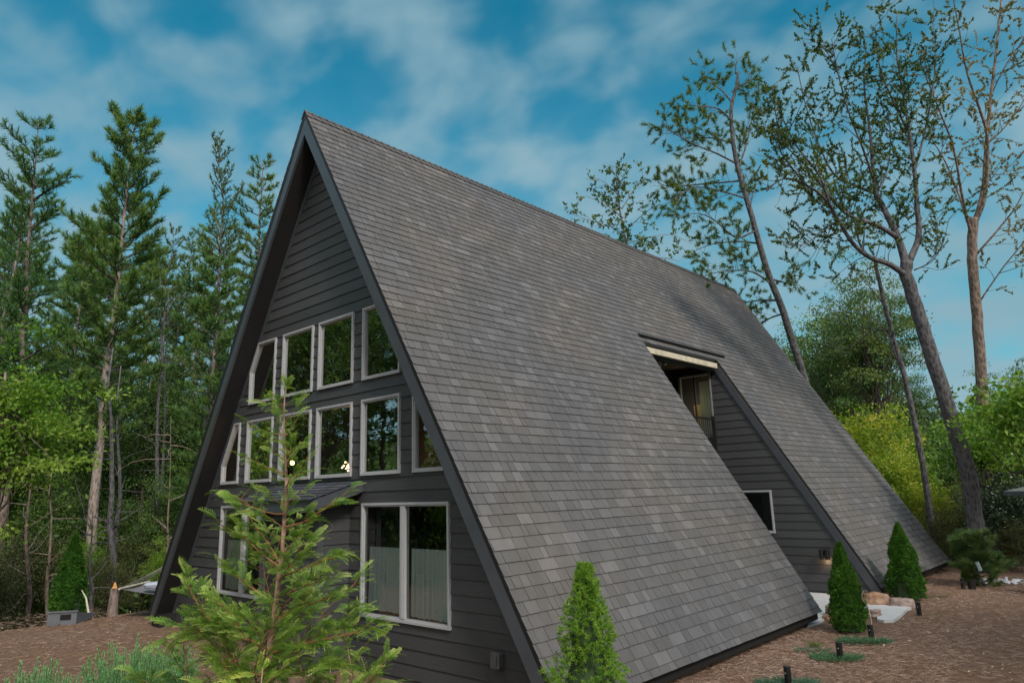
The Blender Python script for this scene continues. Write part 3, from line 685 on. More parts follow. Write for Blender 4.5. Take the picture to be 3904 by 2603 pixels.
def pine_mesh(seed, Ht, crown0, spread, needle_mat, bark_mat, lean=(0, 0), nb=70, K=9, nl=0.15, nw_=0.020, r0=0.17, up=0.25, wob=0.03, tl=3, droopy=0.0, gap=0.0):
    rng = np.random.default_rng(seed); mb = MB()
    tp = [np.array([0, 0, -0.3])]; nseg = 14
    off = rng.normal(size=(nseg+1, 2)).cumsum(0)*wob
    for i in range(1, nseg+1):
        f_ = i/nseg; tp.append(np.array([lean[0]*f_+off[i, 0], lean[1]*f_+off[i, 1], Ht*f_]))
    tp = np.array(tp); tr_ = [max(0.012, r0*(1-0.93*(i/nseg)**0.9)) for i in range(nseg+1)]; tr_[0] *= 1.25
    mb.tube(tp, tr_, 9)
    TP = []; TD = []; br = MB()
    for i in range(nb):
        wh = (i//5)*5; f_ = min(0.995, crown0+(1-crown0)*((wh+1.1*(i % 5)*0.35+rng.random()*1.2)/nb)**0.92); p, _ = along(tp, f_)
        if rng.random() < gap: continue
        prof = max(0.0, 1-(f_-crown0)/(1-crown0))**0.38*0.92+0.05
        prof *= 0.55+0.45*min(1, (f_-crown0)/(0.22*(1-crown0)))
        ln = spread*prof*rng.uniform(0.35, 1.2)*(0.8+0.4*noise.noise(Vector((f_*9, seed, 0)))); az = i*2.399+rng.normal()*0.4
        d = np.array([math.cos(az), math.sin(az), up*(0.4+0.7*(f_-crown0)/(1-crown0))-droopy])
        bp = path(rng, p, d, ln, 6, up*1.0, 0.07); br.tube(bp, [max(0.006, 0.022*ln**0.7*(1-0.8*k/6)) for k in range(7)], 4, cap=False)
        m = max(3, int(ln*7.5))
        for j in range(m):
            t = 0.22+0.78*(j+rng.random())/m; q, qd = along(bp, min(t, 0.99)); sd = 1 if j % 2 else -1
            qd = qd/np.linalg.norm(qd); side = np.cross(qd, [0, 0, 1])*sd
            l2 = max(0.14, (0.22+0.30*ln*0.45)*(1.1-t*0.6)*rng.uniform(0.6, 1.2)); d2 = qd*0.75+side*0.9+rng.normal(size=3)*0.2+np.array([0, 0, 0.15])
            tw = path(rng, q, d2, l2, 3, 0.3, 0.1)
            br.tube(tw, [0.006, 0.005, 0.004, 0.003], 3, cap=False)
            for k in range(tl):
                a, ad = along(tw, (k+0.6)/tl); TP.append(a); TD.append(ad/np.linalg.norm(ad)+np.array([0, 0, 0.25]))
        TP.append(bp[-1]); TD.append(bp[-1]-bp[-2])
    # dead stubs below the crown
    for i in range(9):
        f_ = rng.uniform(0.25*crown0, crown0); p, _ = along(tp, f_); az = rng.uniform(0, 6.28)
        br.tube(path(rng, p, (math.cos(az), math.sin(az), rng.uniform(-0.2, 0.3)), rng.uniform(0.4, 1.3), 4, -0.3, 0.12), [0.02, 0.015, 0.011, 0.007, 0.004], 4, cap=False)
    V, F, T_ = tufts(rng, np.array(TP), np.array(TD), K, nl, nw_)
    return dict(H=Ht, trunk=(mb, bark_mat), branches=(br, B_TWIG), crown=np_mesh('crown', V, F, T_, needle_mat))

def broad_mesh(seed, Ht, rx, rz, cz, nlimb, leaf_mat, bark_mat, n_cl=260, per=60, ls=0.10, r0=0.15, clr=0.42, shell=0.55, lean=(0, 0), flatk=0.55, stems=1):
    rng = np.random.default_rng(seed); mb = MB(); br = MB()
    for s_ in range(stems):
        o = rng.normal(size=2)*0.25*(stems > 1); nseg = 9; hh = cz+rz*0.45
        off = rng.normal(size=(nseg+1, 2)).cumsum(0)*0.05
        tp = np.array([[o[0]+lean[0]*i/nseg+off[i, 0]+o[0]*3*i/nseg, o[1]+lean[1]*i/nseg+off[i, 1]+o[1]*3*i/nseg, -0.3+(hh+0.3)*i/nseg] for i in range(nseg+1)])
        mb.tube(tp, [r0*(1-0.78*i/nseg)/(stems**0.5) for i in range(nseg+1)], 8)
    c = np.array([lean[0], lean[1], cz]); CP = []
    for i in range(n_cl):
        d = unit(rng.normal(size=3)); r = (shell+(1-shell)*rng.random())*(0.78+0.75*noise.noise(Vector(d*2.1)+Vector((seed, 0, 0))))
        CP.append(c+d*r*np.array([rx, rx, rz]))
    CP = np.array(CP)
    for i in range(nlimb):
        tgt = CP[i % n_cl]; f_ = rng.uniform(0.35, 0.98); p, _ = along(tp, f_)
        dv_ = tgt-p; ln = np.linalg.norm(dv_); m = 6
        pts = np.array([p+dv_*(k/m)+np.array([0, 0, -0.12*ln*math.sin(math.pi*k/m)])+rng.normal(size=3)*0.035*ln*(0 < k < m) for k in range(m+1)])
        br.tube(pts, [max(0.005, 0.016*ln**0.6*(1-0.85*k/m)) for k in range(m+1)], 4, cap=False)
    n = n_cl*per; ctr = np.repeat(CP, per, 0); off = rng.normal(size=(n, 3))*np.array([clr, clr, clr*flatk])*0.6
    pos = ctr+off; out = unit(pos-c)
    tone = np.clip(np.repeat(rng.random(n_cl), per)*0.55+rng.random(n)*0.45, 0, 1)
    dirs = out*0.5+rng.normal(size=(n, 3))*0.7+np.array([0, 0, -0.25])
    V, F, T_ = leaves(rng, pos, dirs, ls*(0.7+0.6*rng.random(n)), ls*0.55, tone)
    return dict(H=Ht, trunk=(mb, bark_mat), branches=(br, B_TWIG), crown=np_mesh('crown', V, F, T_, leaf_mat))

def realise(pr, name, label, cat, loc, sc_=1.0, rz=0.0, group=None, sxy=None):
    "first use builds the meshes; later uses are copies sharing them"
    t = thing(name, label, cat, loc, rz, group); t.scale = ((sxy or sc_), (sxy or sc_), sc_)
    for part in ('trunk', 'branches', 'crown'):
        if isinstance(pr[part], tuple):
            mb, m = pr[part]; o = mb.build(part, m, None, smooth=True); pr[part] = o.data; o.parent = t
        else:
            o = bpy.data.objects.new(part, pr[part]); COL.objects.link(o); o.parent = t
    return t
def stand(pr, u, vtop, d, name, label, cat='tree', rz=0.0, group=None, sxy=None):
    p = P(u, vtop, d); gz = ground_z(p[0], p[1]); s = (p[2]-gz)/pr['H']
    return realise(pr, name, label, cat, (p[0], p[1], gz), s, rz, group, sxy)

# --- white pines at the left
pA = pine_mesh(21, 18.0, 0.32, 3.0, F_WPINE, B_PALE, nb=150, K=13, nl=0.20, nw_=0.022, r0=0.20, up=0.5)
pB = pine_mesh(22, 17.0, 0.28, 2.8, F_WPINE, B_PINE, lean=(0.9, 0.3), nb=110, K=10, nl=0.18, nw_=0.022, r0=0.17, wob=0.08, gap=0.25, up=0.4)
pC = pine_mesh(23, 14.0, 0.22, 3.0, F_WPINE, B_PINE, nb=105, K=12, nl=0.20, nw_=0.024, r0=0.18, droopy=0.10, gap=0.15)
pY = pine_mesh(24, 17.0, 0.35, 2.0, F_YPINE, B_WARM, nb=100, K=11, nl=0.17, nw_=0.022, r0=0.15, gap=0.2)
pS = pine_mesh(25, 17.0, 0.36, 2.6, F_SPARSE, B_GREY, nb=85, K=4, nl=0.11, nw_=0.035, r0=0.14, up=0.8, wob=0.10, gap=0.25)
GW = 'tall pines in the forest left of the house'
stand(pA, 300, 262, 27, 'pine_tree', 'tallest green pine with pale trunk standing alone left of the house', rz=0.4, group=GW)
stand(pB, 125, 312, 29, 'pine_tree', 'dark green pine with slightly leaning trunk, left of the tallest pine', rz=5.8, group=GW)
stand(pS, 492, 318, 31, 'pine_tree', 'thin sparse-topped tree between the tallest pine and the roof edge', rz=1.0, group=GW)
stand(pY, 606, 368, 33, 'pine_tree', 'yellow-green slender pine right beside the left roof edge', rz=2.0, group=GW)
stand(pC, 505, 590, 26, 'pine_tree', 'low spreading green pine with drooping boughs against the roof edge', rz=0.9, group=GW)
stand(pB, 22, 380, 34, 'pine_tree', 'thin pine at the left border of the photo', rz=2.4, group=GW)
stand(pS, 60, 440, 36, 'pine_tree', 'spindly bare-limbed tree near the left border', rz=3.4, group=GW)
stand(pC, 195, 560, 33, 'pine_tree', 'dark pine filling the gap behind the two leftmost trunks', rz=4.0, group=GW)
stand(pS, 400, 520, 38, 'pine_tree', 'faint sparse tree behind the tallest pine, to its right', rz=3.0, group=GW)
stand(pB, 375, 660, 40, 'pine_tree', 'far pine with two thin bare trunks right of the tall pale trunk', rz=1.3, group=GW)
stand(pC, -70, 540, 31, 'pine_tree', 'dark pine just outside the left border, boughs reaching in', rz=1.3, group=GW)
for i, (u, v, d, pr, rz, lab) in enumerate([(250, 520, 42, pC, 0.2, 'far pine crown just left of the tallest pine'), (165, 470, 40, pB, 1.2, 'far upright pine between the leaning and the tallest pine'), (350, 560, 44, pC, 2.2, 'far pine crown right of the tallest pine'), (440, 540, 42, pY, 3.2, 'far yellow-green pine left of the sparse-topped tree'),
    (560, 480, 40, pB, 4.2, 'far upright pine just left of the roof edge'), (85, 560, 44, pC, 5.2, 'far broad pine crown near the left border'), (-10, 500, 42, pB, 0.7, 'far upright pine at the very left border'), (605, 600, 38, pC, 1.7, 'far broad pine behind the roof edge'), (455, 660, 38, pC, 2.7, 'far broad pine low between two trunks')]):
    stand(pr, u, v, d, 'pine_tree', lab, rz=rz, group=GW)
# broadleaf forest trees filling the middle storey
bA = broad_mesh(31, 12.5, 3.4, 4.4, 8.0, 70, F_BROAD, B_WARM, n_cl=330, per=62, ls=0.125, r0=0.13, clr=0.62, shell=0.35)
bB = broad_mesh(32, 9.0, 2.4, 3.6, 5.3, 56, F_BROAD, B_GREY, n_cl=230, per=60, ls=0.115, r0=0.08, stems=2, clr=0.55, shell=0.3)
bC = broad_mesh(33, 4.2, 1.9, 1.9, 2.1, 30, F_OLIVE, B_GREY, n_cl=170, per=60, ls=0.09, r0=0.05, stems=3)
bL = broad_mesh(34, 9.0, 2.6, 3.6, 5.4, 60, F_BRIGHT, B_WARM, n_cl=190, per=50, ls=0.125, r0=0.09, stems=2, clr=0.55, shell=0.25)
GB = 'leafy trees in the left forest'
for i, (u, v, d, pr, rz, lab) in enumerate([
    (-40, 700, 34, bA, 0.3, 'leafy green tree behind the bright maple at the left border'), (120, 720, 38, bA, 1.9, 'leafy tree behind the leaning pine trunk'),
    (225, 800, 31, bB, 2.2, 'dark leafy tree just left of the tall pale trunk'), (345, 760, 36, bA, 0.8, 'leafy tree just right of the tall pale trunk'),
    (430, 1030, 29, bL, 4.4, 'low brighter leafy tree below the gap of sky beside the roof'), (500, 840, 36, bA, 3.9, 'dark leafy tree against the roof edge'),
    (30, 900, 38, bA, 5.0, 'far leafy tree low at the left border'), (290, 980, 40, bL, 5.9, 'far light green tree behind the tall pale trunk'),
    (180, 1040, 27, bB, 3.1, 'small leafy tree above the garden arborvitae'), (385, 1060, 25, bB, 5.5, 'small leafy tree above the hammock'),
    (580, 880, 34, bA, 1.1, 'leafy tree mostly hidden behind the left roof edge'), (95, 1090, 31, bL, 2.8, 'light green small tree left of the arborvitae')]):
    stand(pr, u, v, d, 'leafy_tree', lab, rz=rz, group=GB)
GU = 'undergrowth bushes at the foot of the left forest'
for i, (u, v, d, s, lab) in enumerate([(40, 1190, 22, 0.3, 'olive bush low at the left border'), (105, 1220, 24, 1.3, 'bush left of the garden arborvitae'), (215, 1200, 23, 2.2, 'bush right of the garden arborvitae'),
    (250, 1260, 20, 3.7, 'bush behind the snapped stump'), (330, 1200, 24, 4.2, 'bush left of the hammock'), (380, 1220, 22, 5.2, 'bush behind the hammock at the roof foot'),
    (-20, 1250, 19, 2.9, 'bush at the left border by the ground edge'), (160, 1150, 28, 0.9, 'taller bush behind the arborvitae tip'), (300, 1150, 30, 5.9, 'taller bush beside the pale trunk foot')]):
    stand(bL if i in (2, 5, 8) else bC, u, v, d, 'bush', lab, 'bush', s, GU)
# bare trunks further in
GT = 'bare trunks standing in the left forest'
tk = []
for i, (u0, v0, u1, v1, d, r, m, lab) in enumerate([(264, 800, 255, 1400, 22, 0.12, B_GREY, 'thick brown trunk just left of the tall pale trunk'), (274, 840, 266, 1380, 24, 0.10, B_GREY, 'thin reddish trunk behind the pale trunk'),
    (374, 640, 356, 1340, 26, 0.10, B_GREY, 'thin dark trunk right of the tall pine'), (388, 660, 366, 1300, 28, 0.09, B_GREY, 'slim second trunk beside the thin dark trunk'),
    (210, 1180, 208, 1400, 18, 0.05, B_GREY, 'thin crooked grey trunk right of the arborvitae'), (395, 960, 382, 1290, 19, 0.035, B_WARM, 'slender pale sapling stem near the roof edge'),
    (72, 1060, 60, 1420, 19, 0.07, B_PINE, 'short dark trunk left of the arborvitae'), (118, 1080, 108, 1400, 21, 0.06, B_WARM, 'branchy dead trunk behind the arborvitae')]):
    a = P(u0, v0, d); b_ = P(u1, v1, d); gz = ground_z(b_[0], b_[1]); rng = np.random.default_rng(50+i)
    b_ = b_.copy(); dirn = (a-b_); b_ = b_ - dirn*((b_[2]-gz+0.2)/dirn[2]); loc = np.array([b_[0], b_[1], gz])
    mb = MB(); pts = np.array([(b_+(a-b_)*k/8)-loc+rng.normal(size=3)*r*0.5*(k > 0) for k in range(9)])
    mb.tube(pts, [r*(1.1-0.92*k/8) for k in range(9)], 8)
    t = thing('bare_tree', lab, 'tree', loc, 0, GT); mb.build('trunk', m, t, smooth=True)
    br = MB()
    for k in range(12):
        p, _ = along(pts, rng.uniform(0.25, 1)); az = rng.uniform(0, 6.28)
        br.tube(path(rng, p, (math.cos(az), math.sin(az), rng.uniform(-0.1, 0.7)), rng.uniform(0.5, 1.6), 5, 0.1, 0.18), [0.02, 0.016, 0.013, 0.009, 0.006, 0.003], 4, cap=False)
    br.build('branches', m, t, smooth=True)

# bright maple at the left border
mp_ = broad_mesh(41, 5.4, 1.75, 1.9, 3.5, 60, F_BRIGHT, B_WARM, n_cl=105, per=90, ls=0.092, r0=0.085, clr=0.38, shell=0.20, flatk=0.32)
stand(mp_, 45, 725, 15.5, 'maple_tree', 'bright yellow-green leafy tree at the left border', rz=2.5)

# ---------------------------------------------------------------- right side: trees drawn limb by limb
def limb_tree(name, label, base, limbs, leaf_mat, bark_mat, seed, sub=(0.38, 1.3), tw=(0.20, 0.5), ls=0.075, per=6, density=1.0, kind='leaf', K=12, nl=0.12, left_bias=0.0, skip=0, upb=0.5, group=None):
    rng = np.random.default_rng(seed); base = np.array(base, float); mb = MB(); br = MB(); LP = []; LD = []
    for li, (pts, r0, r1) in enumerate(limbs):
        pts = np.array(pts)-base; m = len(pts)
        # smooth the hand-drawn line
        q = [];
        for i in range(m-1):
            p0 = pts[max(i-1, 0)]; p1 = pts[i]; p2 = pts[i+1]; p3 = pts[min(i+2, m-1)]
            for k in range(4):
                t = k/4; q.append(0.5*((2*p1)+(-p0+p2)*t+(2*p0-5*p1+4*p2-p3)*t*t+(-p0+3*p1-3*p2+p3)*t**3))
        q.append(pts[-1]); q = np.array(q); n = len(q)
        q[1:-1] += rng.normal(size=(n-2, 3))*min(r1*0.12, 0.012)
        rad = [0.84*(r0+(r1-r0)*(i/(n-1))**0.7) for i in range(n)]; mb.tube(q, rad, 9 if r0 > 0.08 else 6)
        if li < skip: continue
        ln = np.linalg.norm(np.diff(q, axis=0), axis=1).sum(); ns = int(ln/sub[0]*density)
        for i in range(ns):
            f_ = 0.12+0.88*(i+rng.random())/max(1, ns); p, d = along(q, min(0.999, f_)); d = d/np.linalg.norm(d)
            s_ = np.cross(d, rng.normal(size=3)); s_ /= np.linalg.norm(s_)
            l1 = sub[1]*rng.uniform(0.35, 1.1)*(1.1-0.4*f_)
            sp = path(rng, p, d*0.65+s_*0.9+np.array([0, 0, upb*0.5]), l1, 5, upb*0.5, 0.16, bend=np.array([-left_bias, 0, 0]))
            br.tube(sp, [max(0.003, 0.011*l1*(1-0.8*k/5)) for k in range(6)], 4, cap=False)
            for j in range(max(2, int(l1/tw[0]))):
                a, ad = along(sp, rng.uniform(0.2, 1)); ad = ad/np.linalg.norm(ad)
                tp = path(rng, a, ad*0.6+rng.normal(size=3)*0.7, tw[1]*rng.uniform(0.4, 1.1), 3, 0.2, 0.2)
                br.tube(tp, [0.004, 0.0035, 0.003, 0.002], 3, cap=False)
                for k in range(per):
                    x, xd = along(tp, rng.uniform(0.1, 1) if kind == 'leaf' else 0.45+0.5*k/per); LP.append(x); LD.append(xd/np.linalg.norm(xd))
    LP = np.array(LP); LD = np.array(LD)
    if kind == 'leaf':
        n = len(LP); tone = np.clip(rng.random(n)*0.6+0.4*np.array([noise.noise(Vector(p*0.8)) for p in LP])+0.2, 0, 1)
        V, F, T_ = leaves(rng, LP, LD+rng.normal(size=(n, 3))*0.8, ls*(0.7+0.7*rng.random(n)), ls*0.6, tone)
    else: V, F, T_ = tufts(rng, LP, LD, K, nl, 0.017, 0.75)
    t = thing(name, label, 'tree', base, 0, group)
    mb.build('trunk', bark_mat, t, smooth=True); br.build('branches', bark_mat, t, smooth=True); link('crown', np_mesh('crown', V, F, T_, leaf_mat), t)
    return t
def PL(pts, d0, d1=None):
    d1 = d0 if d1 is None else d1; n = len(pts); return [P(u, v, d0+(d1-d0)*i/(n-1)) for i, (u, v) in enumerate(pts)]
def foot(pts):
    "extend the lowest point down to the ground"
    a, b_ = np.array(pts[0]), np.array(pts[1]); gz = ground_z(a[0], a[1])-0.3
    if a[2] > gz+0.05: dirn = (a-b_); dirn = dirn/abs(dirn[2]); pts = [a+dirn*(a[2]-gz)] + list(pts)
    return pts
# T1 leaning pine behind the house
d = 23.5; tr1 = foot(PL([(1868, 940), (1846, 866), (1800, 720), (1762, 620), (1728, 500), (1700, 405), (1684, 330), (1680, 250), (1690, 205), (1696, 165)], d))
L1 = [(tr1, 0.20, 0.05)]
for pl_, a, b_ in [([(1775, 655), (1730, 625), (1680, 622), (1622, 632), (1590, 660)], d, d-1.5), ([(1745, 560), (1700, 555), (1640, 560), (1598, 575)], d, d+1), ([(1735, 530), (1690, 545), (1640, 505), (1600, 490), (1560, 500)], d, d-1.5),
    ([(1712, 455), (1660, 440), (1600, 430), (1560, 450), (1530, 470)], d, d-1), ([(1702, 415), (1650, 420), (1590, 425), (1545, 430), (1510, 420)], d, d+1.2), ([(1690, 375), (1640, 350), (1590, 330), (1540, 300), (1520, 285)], d, d-1),
    ([(1684, 330), (1640, 318), (1600, 320), (1560, 345)], d, d+1), ([(1682, 280), (1650, 250), (1610, 245), (1575, 240)], d, d-0.8), ([(1684, 240), (1660, 210), (1630, 190), (1610, 180)], d, d+0.6),
    ([(1690, 205), (1715, 190), (1735, 180)], d, d+0.6), ([(1695, 390), (1715, 330), (1730, 260), (1745, 215)], d, d+1), ([(1788, 690), (1740, 690), (1690, 700), (1650, 720)], d, d+1.2), ([(1690, 170), (1690, 150), (1695, 140)], d, d),
    ([(1722, 478), (1728, 440), (1712, 400)], d, d+0.5), ([(1800, 720), (1770, 730), (1730, 750), (1700, 745)], d, d+1), ([(1770, 640), (1810, 650), (1835, 640)], d, d+1)]:
    L1.append((PL(pl_, a, b_), 0.045, 0.012))
limb_tree('pine_tree', 'tall leaning pine with tufted boughs rising behind the roof ridge', tr1[0]+np.array([0, 0, 0.3]), L1, F_DPINE, B_GREY, 71, sub=(0.34, 1.0), tw=(0.22, 0.55), per=10, kind='needle', K=7, nl=0.12, skip=1, upb=0.35, density=2.5)
# T2 big forked hardwood
d = 17.5; tr2 = foot(PL([(2246, 1245), (2228, 1110), (2185, 960), (2143, 830), (2112, 725), (2084, 640), (2082, 600)], d))
L2 = [(tr2, 0.26, 0.17)]
for pl_, a, b_, r0, r1 in [([(2090, 640), (2045, 608), (2000, 592), (1960, 560), (1925, 505), (1893, 455), (1850, 425), (1800, 410), (1760, 440)], d, d-1.5, 0.10, 0.015),
    ([(1996, 590), (1975, 560), (1960, 500), (1935, 470), (1925, 420)], d, d+0.6, 0.05, 0.012), ([(1910, 480), (1880, 400), (1840, 350), (1810, 300), (1790, 250)], d-1, d-2, 0.04, 0.01),
    ([(2082, 610), (2062, 545), (2030, 480), (2012, 440), (2005, 390), (1998, 300), (1985, 200), (1990, 100)], d, d+1, 0.13, 0.014), ([(2060, 545), (2010, 515), (1950, 495), (1905, 450), (1860, 390), (1810, 340), (1785, 300)], d, d-1.2, 0.08, 0.012),
    ([(2012, 445), (1960, 425), (1915, 400), (1880, 330), (1850, 240), (1830, 150)], d+0.6, d+1.5, 0.055, 0.010), ([(2008, 420), (1985, 350), (1950, 260), (1925, 170), (1910, 90)], d+0.5, d-0.5, 0.045, 0.010),
    ([(2088, 600), (2110, 545), (2106, 470), (2100, 385), (2088, 300), (2075, 220), (2060, 120), (2060, 30)], d, d+0.8, 0.11, 0.012), ([(2100, 390), (2120, 320), (2140, 220), (2150, 120), (2140, 40)], d+0.5, d+1.4, 0.05, 0.010),
    ([(2085, 300), (2050, 230), (2020, 150), (2010, 60)], d+0.6, d, 0.04, 0.010), ([(2016, 440), (2040, 380), (2045, 300), (2030, 230)], d+0.6, d+1, 0.035, 0.01), ([(1850, 425), (1800, 360), (1790, 330), (1775, 200)], d-1.3, d-2, 0.03, 0.008),
    ([(1955, 495), (1900, 520), (1850, 560), (1800, 560)], d-0.4, d-1, 0.03, 0.008), ([(1930, 180), (1900, 120), (1880, 70)], d, d, 0.02, 0.006), ([(2100, 620), (2140, 600), (2165, 560), (2180, 500)], d, d, 0.025, 0.006)]:
    L2.append((PL(pl_, a, b_), r0, r1))
limb_tree('oak_tree', 'large forked grey-barked tree with sparse small leaves at the right', tr2[0]+np.array([0, 0, 0.3]), L2, F_SPARSE, B_GREY, 72, sub=(0.30, 1.15), tw=(0.22, 0.50), ls=0.058, per=42, density=2.1, skip=1, upb=0.6, left_bias=0.1)
# T3 right-hand tree with upright limbs
d = 20.5; tr3 = foot(PL([(2268, 1060), (2256, 900), (2246, 760), (2236, 640), (2232, 560), (2238, 500)], d))
L3 = [(tr3, 0.21, 0.15)]
for pl_, a, b_, r0, r1 in [([(2236, 520), (2258, 440), (2266, 330), (2276, 220), (2290, 100), (2300, 0), (2310, -80)], d, d+0.8, 0.10, 0.02), ([(2240, 510), (2262, 450), (2268, 320), (2250, 250), (2222, 170), (2205, 80), (2190, 0)], d, d-1, 0.085, 0.014),
    ([(2232, 545), (2210, 450), (2190, 340), (2160, 260), (2128, 180), (2110, 130)], d, d-1.5, 0.06, 0.012), ([(2222, 510), (2196, 430), (2165, 360), (2125, 300), (2098, 270)], d, d+1, 0.045, 0.01),
    ([(2242, 585), (2290, 530), (2330, 480), (2352, 440)], d, d-0.6, 0.045, 0.015), ([(2268, 330), (2310, 290), (2352, 230), (2380, 160)], d+0.4, d, 0.035, 0.01), ([(2276, 220), (2310, 150), (2350, 90), (2370, 20)], d+0.6, d, 0.03, 0.008),
    ([(2252, 690), (2300, 620), (2340, 570), (2370, 530)], d, d-0.8, 0.035, 0.012), ([(2262, 400), (2320, 400), (2370, 390)], d, d, 0.025, 0.008)]:
    L3.append((PL(pl_, a, b_), r0, r1))
limb_tree('hardwood_tree', 'tan-limbed tree with gold-tinged leaves at the right border', tr3[0]+np.array([0, 0, 0.3]), L3, F_GOLD, B_WARM, 73, sub=(0.34, 1.1), tw=(0.26, 0.40), ls=0.058, per=36, density=1.9, skip=1, upb=0.15)
# T4 thin leaning double-stemmed tree
d = 19; tr4 = foot(PL([(2142, 1215), (2118, 1060), (2090, 920), (2062, 810), (2036, 720), (2018, 640), (2008, 590)], d))
L4 = [(tr4, 0.125, 0.05), (PL([(2078, 868), (2052, 800), (2042, 740), (2052, 690)], d), 0.05, 0.02), (PL([(2030, 700), (1990, 650), (1960, 620)], d, d+1), 0.03, 0.01), (PL([(2050, 760), (2000, 760), (1950, 800), (1890, 790)], d, d+1.5), 0.03, 0.01), (PL([(2008, 600), (2020, 560), (2010, 520)], d), 0.02, 0.01)]
limb_tree('young_pine', 'thin leaning grey trunk with forked stem in front of the dark pine', tr4[0]+np.array([0, 0, 0.3]), L4, F_DPINE, B_GREY, 74, sub=(0.5, 0.7), tw=(0.3, 0.3), per=2, kind='needle', K=10, nl=0.12, skip=1)
# T5 dense dark pines behind
p5 = broad_mesh(81, 14.0, 3.3, 4.6, 9.2, 110, F_DPINE, B_GREY, n_cl=250, per=90, ls=0.12, r0=0.20, clr=0.42, shell=0.25, flatk=0.45)
GD = 'dense pines behind the leaning trunks'
stand(p5, 1960, 555, 29, 'pine_tree', 'dense round-topped dark pine between the two leaning trunks', rz=0.6, group=GD)
stand(p5, 1885, 650, 33, 'pine_tree', 'dense pine just right of the far end of the roof', rz=2.0, group=GD)
stand(p5, 2060, 800, 36, 'pine_tree', 'low dark pine right of the thin leaning trunk', rz=3.3, group=GD)
stand(p5, 1745, 745, 40, 'pine_tree', 'far pine just above the end of the ridge', rz=4.4, group=GD)
stand(p5, 2340, 780, 33, 'pine_tree', 'far pine at the right border', rz=5.1, group=GD)
for u, v, d, pr, rz, lab in [(2150, 930, 33, bA, 0.5, 'leafy tree low in the gap between thin and big trunks'), (2250, 935, 30, bA, 1.5, 'leafy tree behind the foot of the tan-limbed tree'), (2290, 850, 27, bL, 2.5, 'light green tree right of the tan-limbed trunk'),
    (1890, 800, 37, bA, 3.5, 'leafy tree showing above the far roof edge'), (2030, 930, 32, bA, 4.5, 'leafy tree above the yellow bush'), (1850, 700, 38, bL, 0.9, 'light green tree beside the leaning pine trunk'), (1945, 840, 30, bL, 1.9, 'light green tree right behind the far roof edge'), (2200, 1010, 26, bA, 2.9, 'leafy tree crossing behind the big forked trunk'), (2110, 990, 28, bL, 5.5, 'light green tree beside the thin leaning trunk')]:
    stand(pr, u, v, d, 'leafy_tree', lab, rz=rz, group='leafy trees filling the right woodland')
# T6 sparse small tree above the ridge
d = 30; t6 = foot(PL([(1445, 640), (1438, 560), (1425, 490), (1418, 430), (1415, 385)], d))
L6 = [(t6, 0.10, 0.02)]
for pl_, b_ in [([(1437, 545), (1400, 520), (1350, 505), (1310, 490)], 1), ([(1436, 530), (1480, 490), (1510, 470)], -1), ([(1430, 500), (1390, 470), (1345, 450)], -1), ([(1428, 480), (1460, 430), (1480, 400)], 1), ([(1422, 450), (1390, 420), (1360, 405)], 1), ([(1440, 560), (1490, 545), (1540, 540), (1590, 560)], 1), ([(1443, 600), (1500, 590), (1560, 600)], -1)]:
    L6.append((PL(pl_, d, d+b_), 0.03, 0.008))
limb_tree('sparse_tree', 'small sparse green tree top showing above the middle of the ridge', t6[0]+np.array([0, 0, 0.3]), L6, F_SPARSE, B_WARM, 76, sub=(0.34, 1.0), tw=(0.22, 0.45), ls=0.15, per=8, skip=0, upb=0.2)

# yellow-green maples and undergrowth right of the roof
mY = broad_mesh(91, 5.2, 1.7, 2.1, 3.0, 40, F_YELLOW, B_GREY, n_cl=190, per=60, ls=0.12, r0=0.06, clr=0.40, shell=0.4, stems=2)
bG = broad_mesh(92, 4.2, 1.9, 1.9, 2.1, 30, F_BRIGHT, B_GREY, n_cl=170, per=60, ls=0.10, r0=0.05, stems=3, shell=0.35)
bD = broad_mesh(93, 4.2, 1.9, 1.9, 2.1, 30, F_DARK, B_GREY, n_cl=190, per=60, ls=0.11, r0=0.05, stems=3, shell=0.4)
GY = 'bright bushy trees beside the far end of the roof'
for u, v, d, pr, rz, lab in [(1960, 905, 25, mY, 0.4, 'yellow-leaved tree top touching the far roof edge'), (2050, 1000, 22.5, mY, 2.2, 'yellow-green bushy tree between roof and thin leaning trunk'), (2140, 1110, 21, mY, 3.6, 'yellowish low tree behind the thin leaning trunk'),
    (2000, 950, 27, bG, 1.2, 'green bushy tree behind the yellow one'), (2095, 1120, 24, bG, 4.6, 'green bush just beyond the low corner of the far roof')]:
    stand(pr, u, v, d, 'leafy_tree', lab, rz=rz, group=GY)
GR = 'undergrowth at the right forest edge'
for u, v, d, pr, rz, lab in [(2165, 1140, 19.0, bC, 0.2, 'olive bush left of the big forked trunk'), (2215, 1080, 23, bC, 1.7, 'tall olive bush behind the big forked trunk'), (2300, 1060, 18.5, bD, 3.0, 'dark glossy bush right of the big forked trunk'), (2350, 980, 20, bD, 4.4, 'tall dark glossy bush at the right border'),
    (2260, 960, 27, bD, 5.3, 'dark bush behind the tan-limbed tree'), (2120, 1210, 20, bC, 2.4, 'low olive bush beyond the foot of the roof'), (2330, 1180, 17.5, bC, 5.0, 'olive bush behind the patio heater'), (2235, 1190, 20, bC, 5.7, 'low bush behind the young pine'),
    (2110, 985, 30, bD, 0.7, 'dark tree mass between thin trunk and big trunk'), (2180, 960, 34, bD, 1.9, 'far dark bush under the patch of sky'), (1990, 900, 34, bD, 3.9, 'far dark bush above the yellow-leaved tree')]:
    stand(pr, u, v, d, 'bush', lab, 'bush', rz, GR)
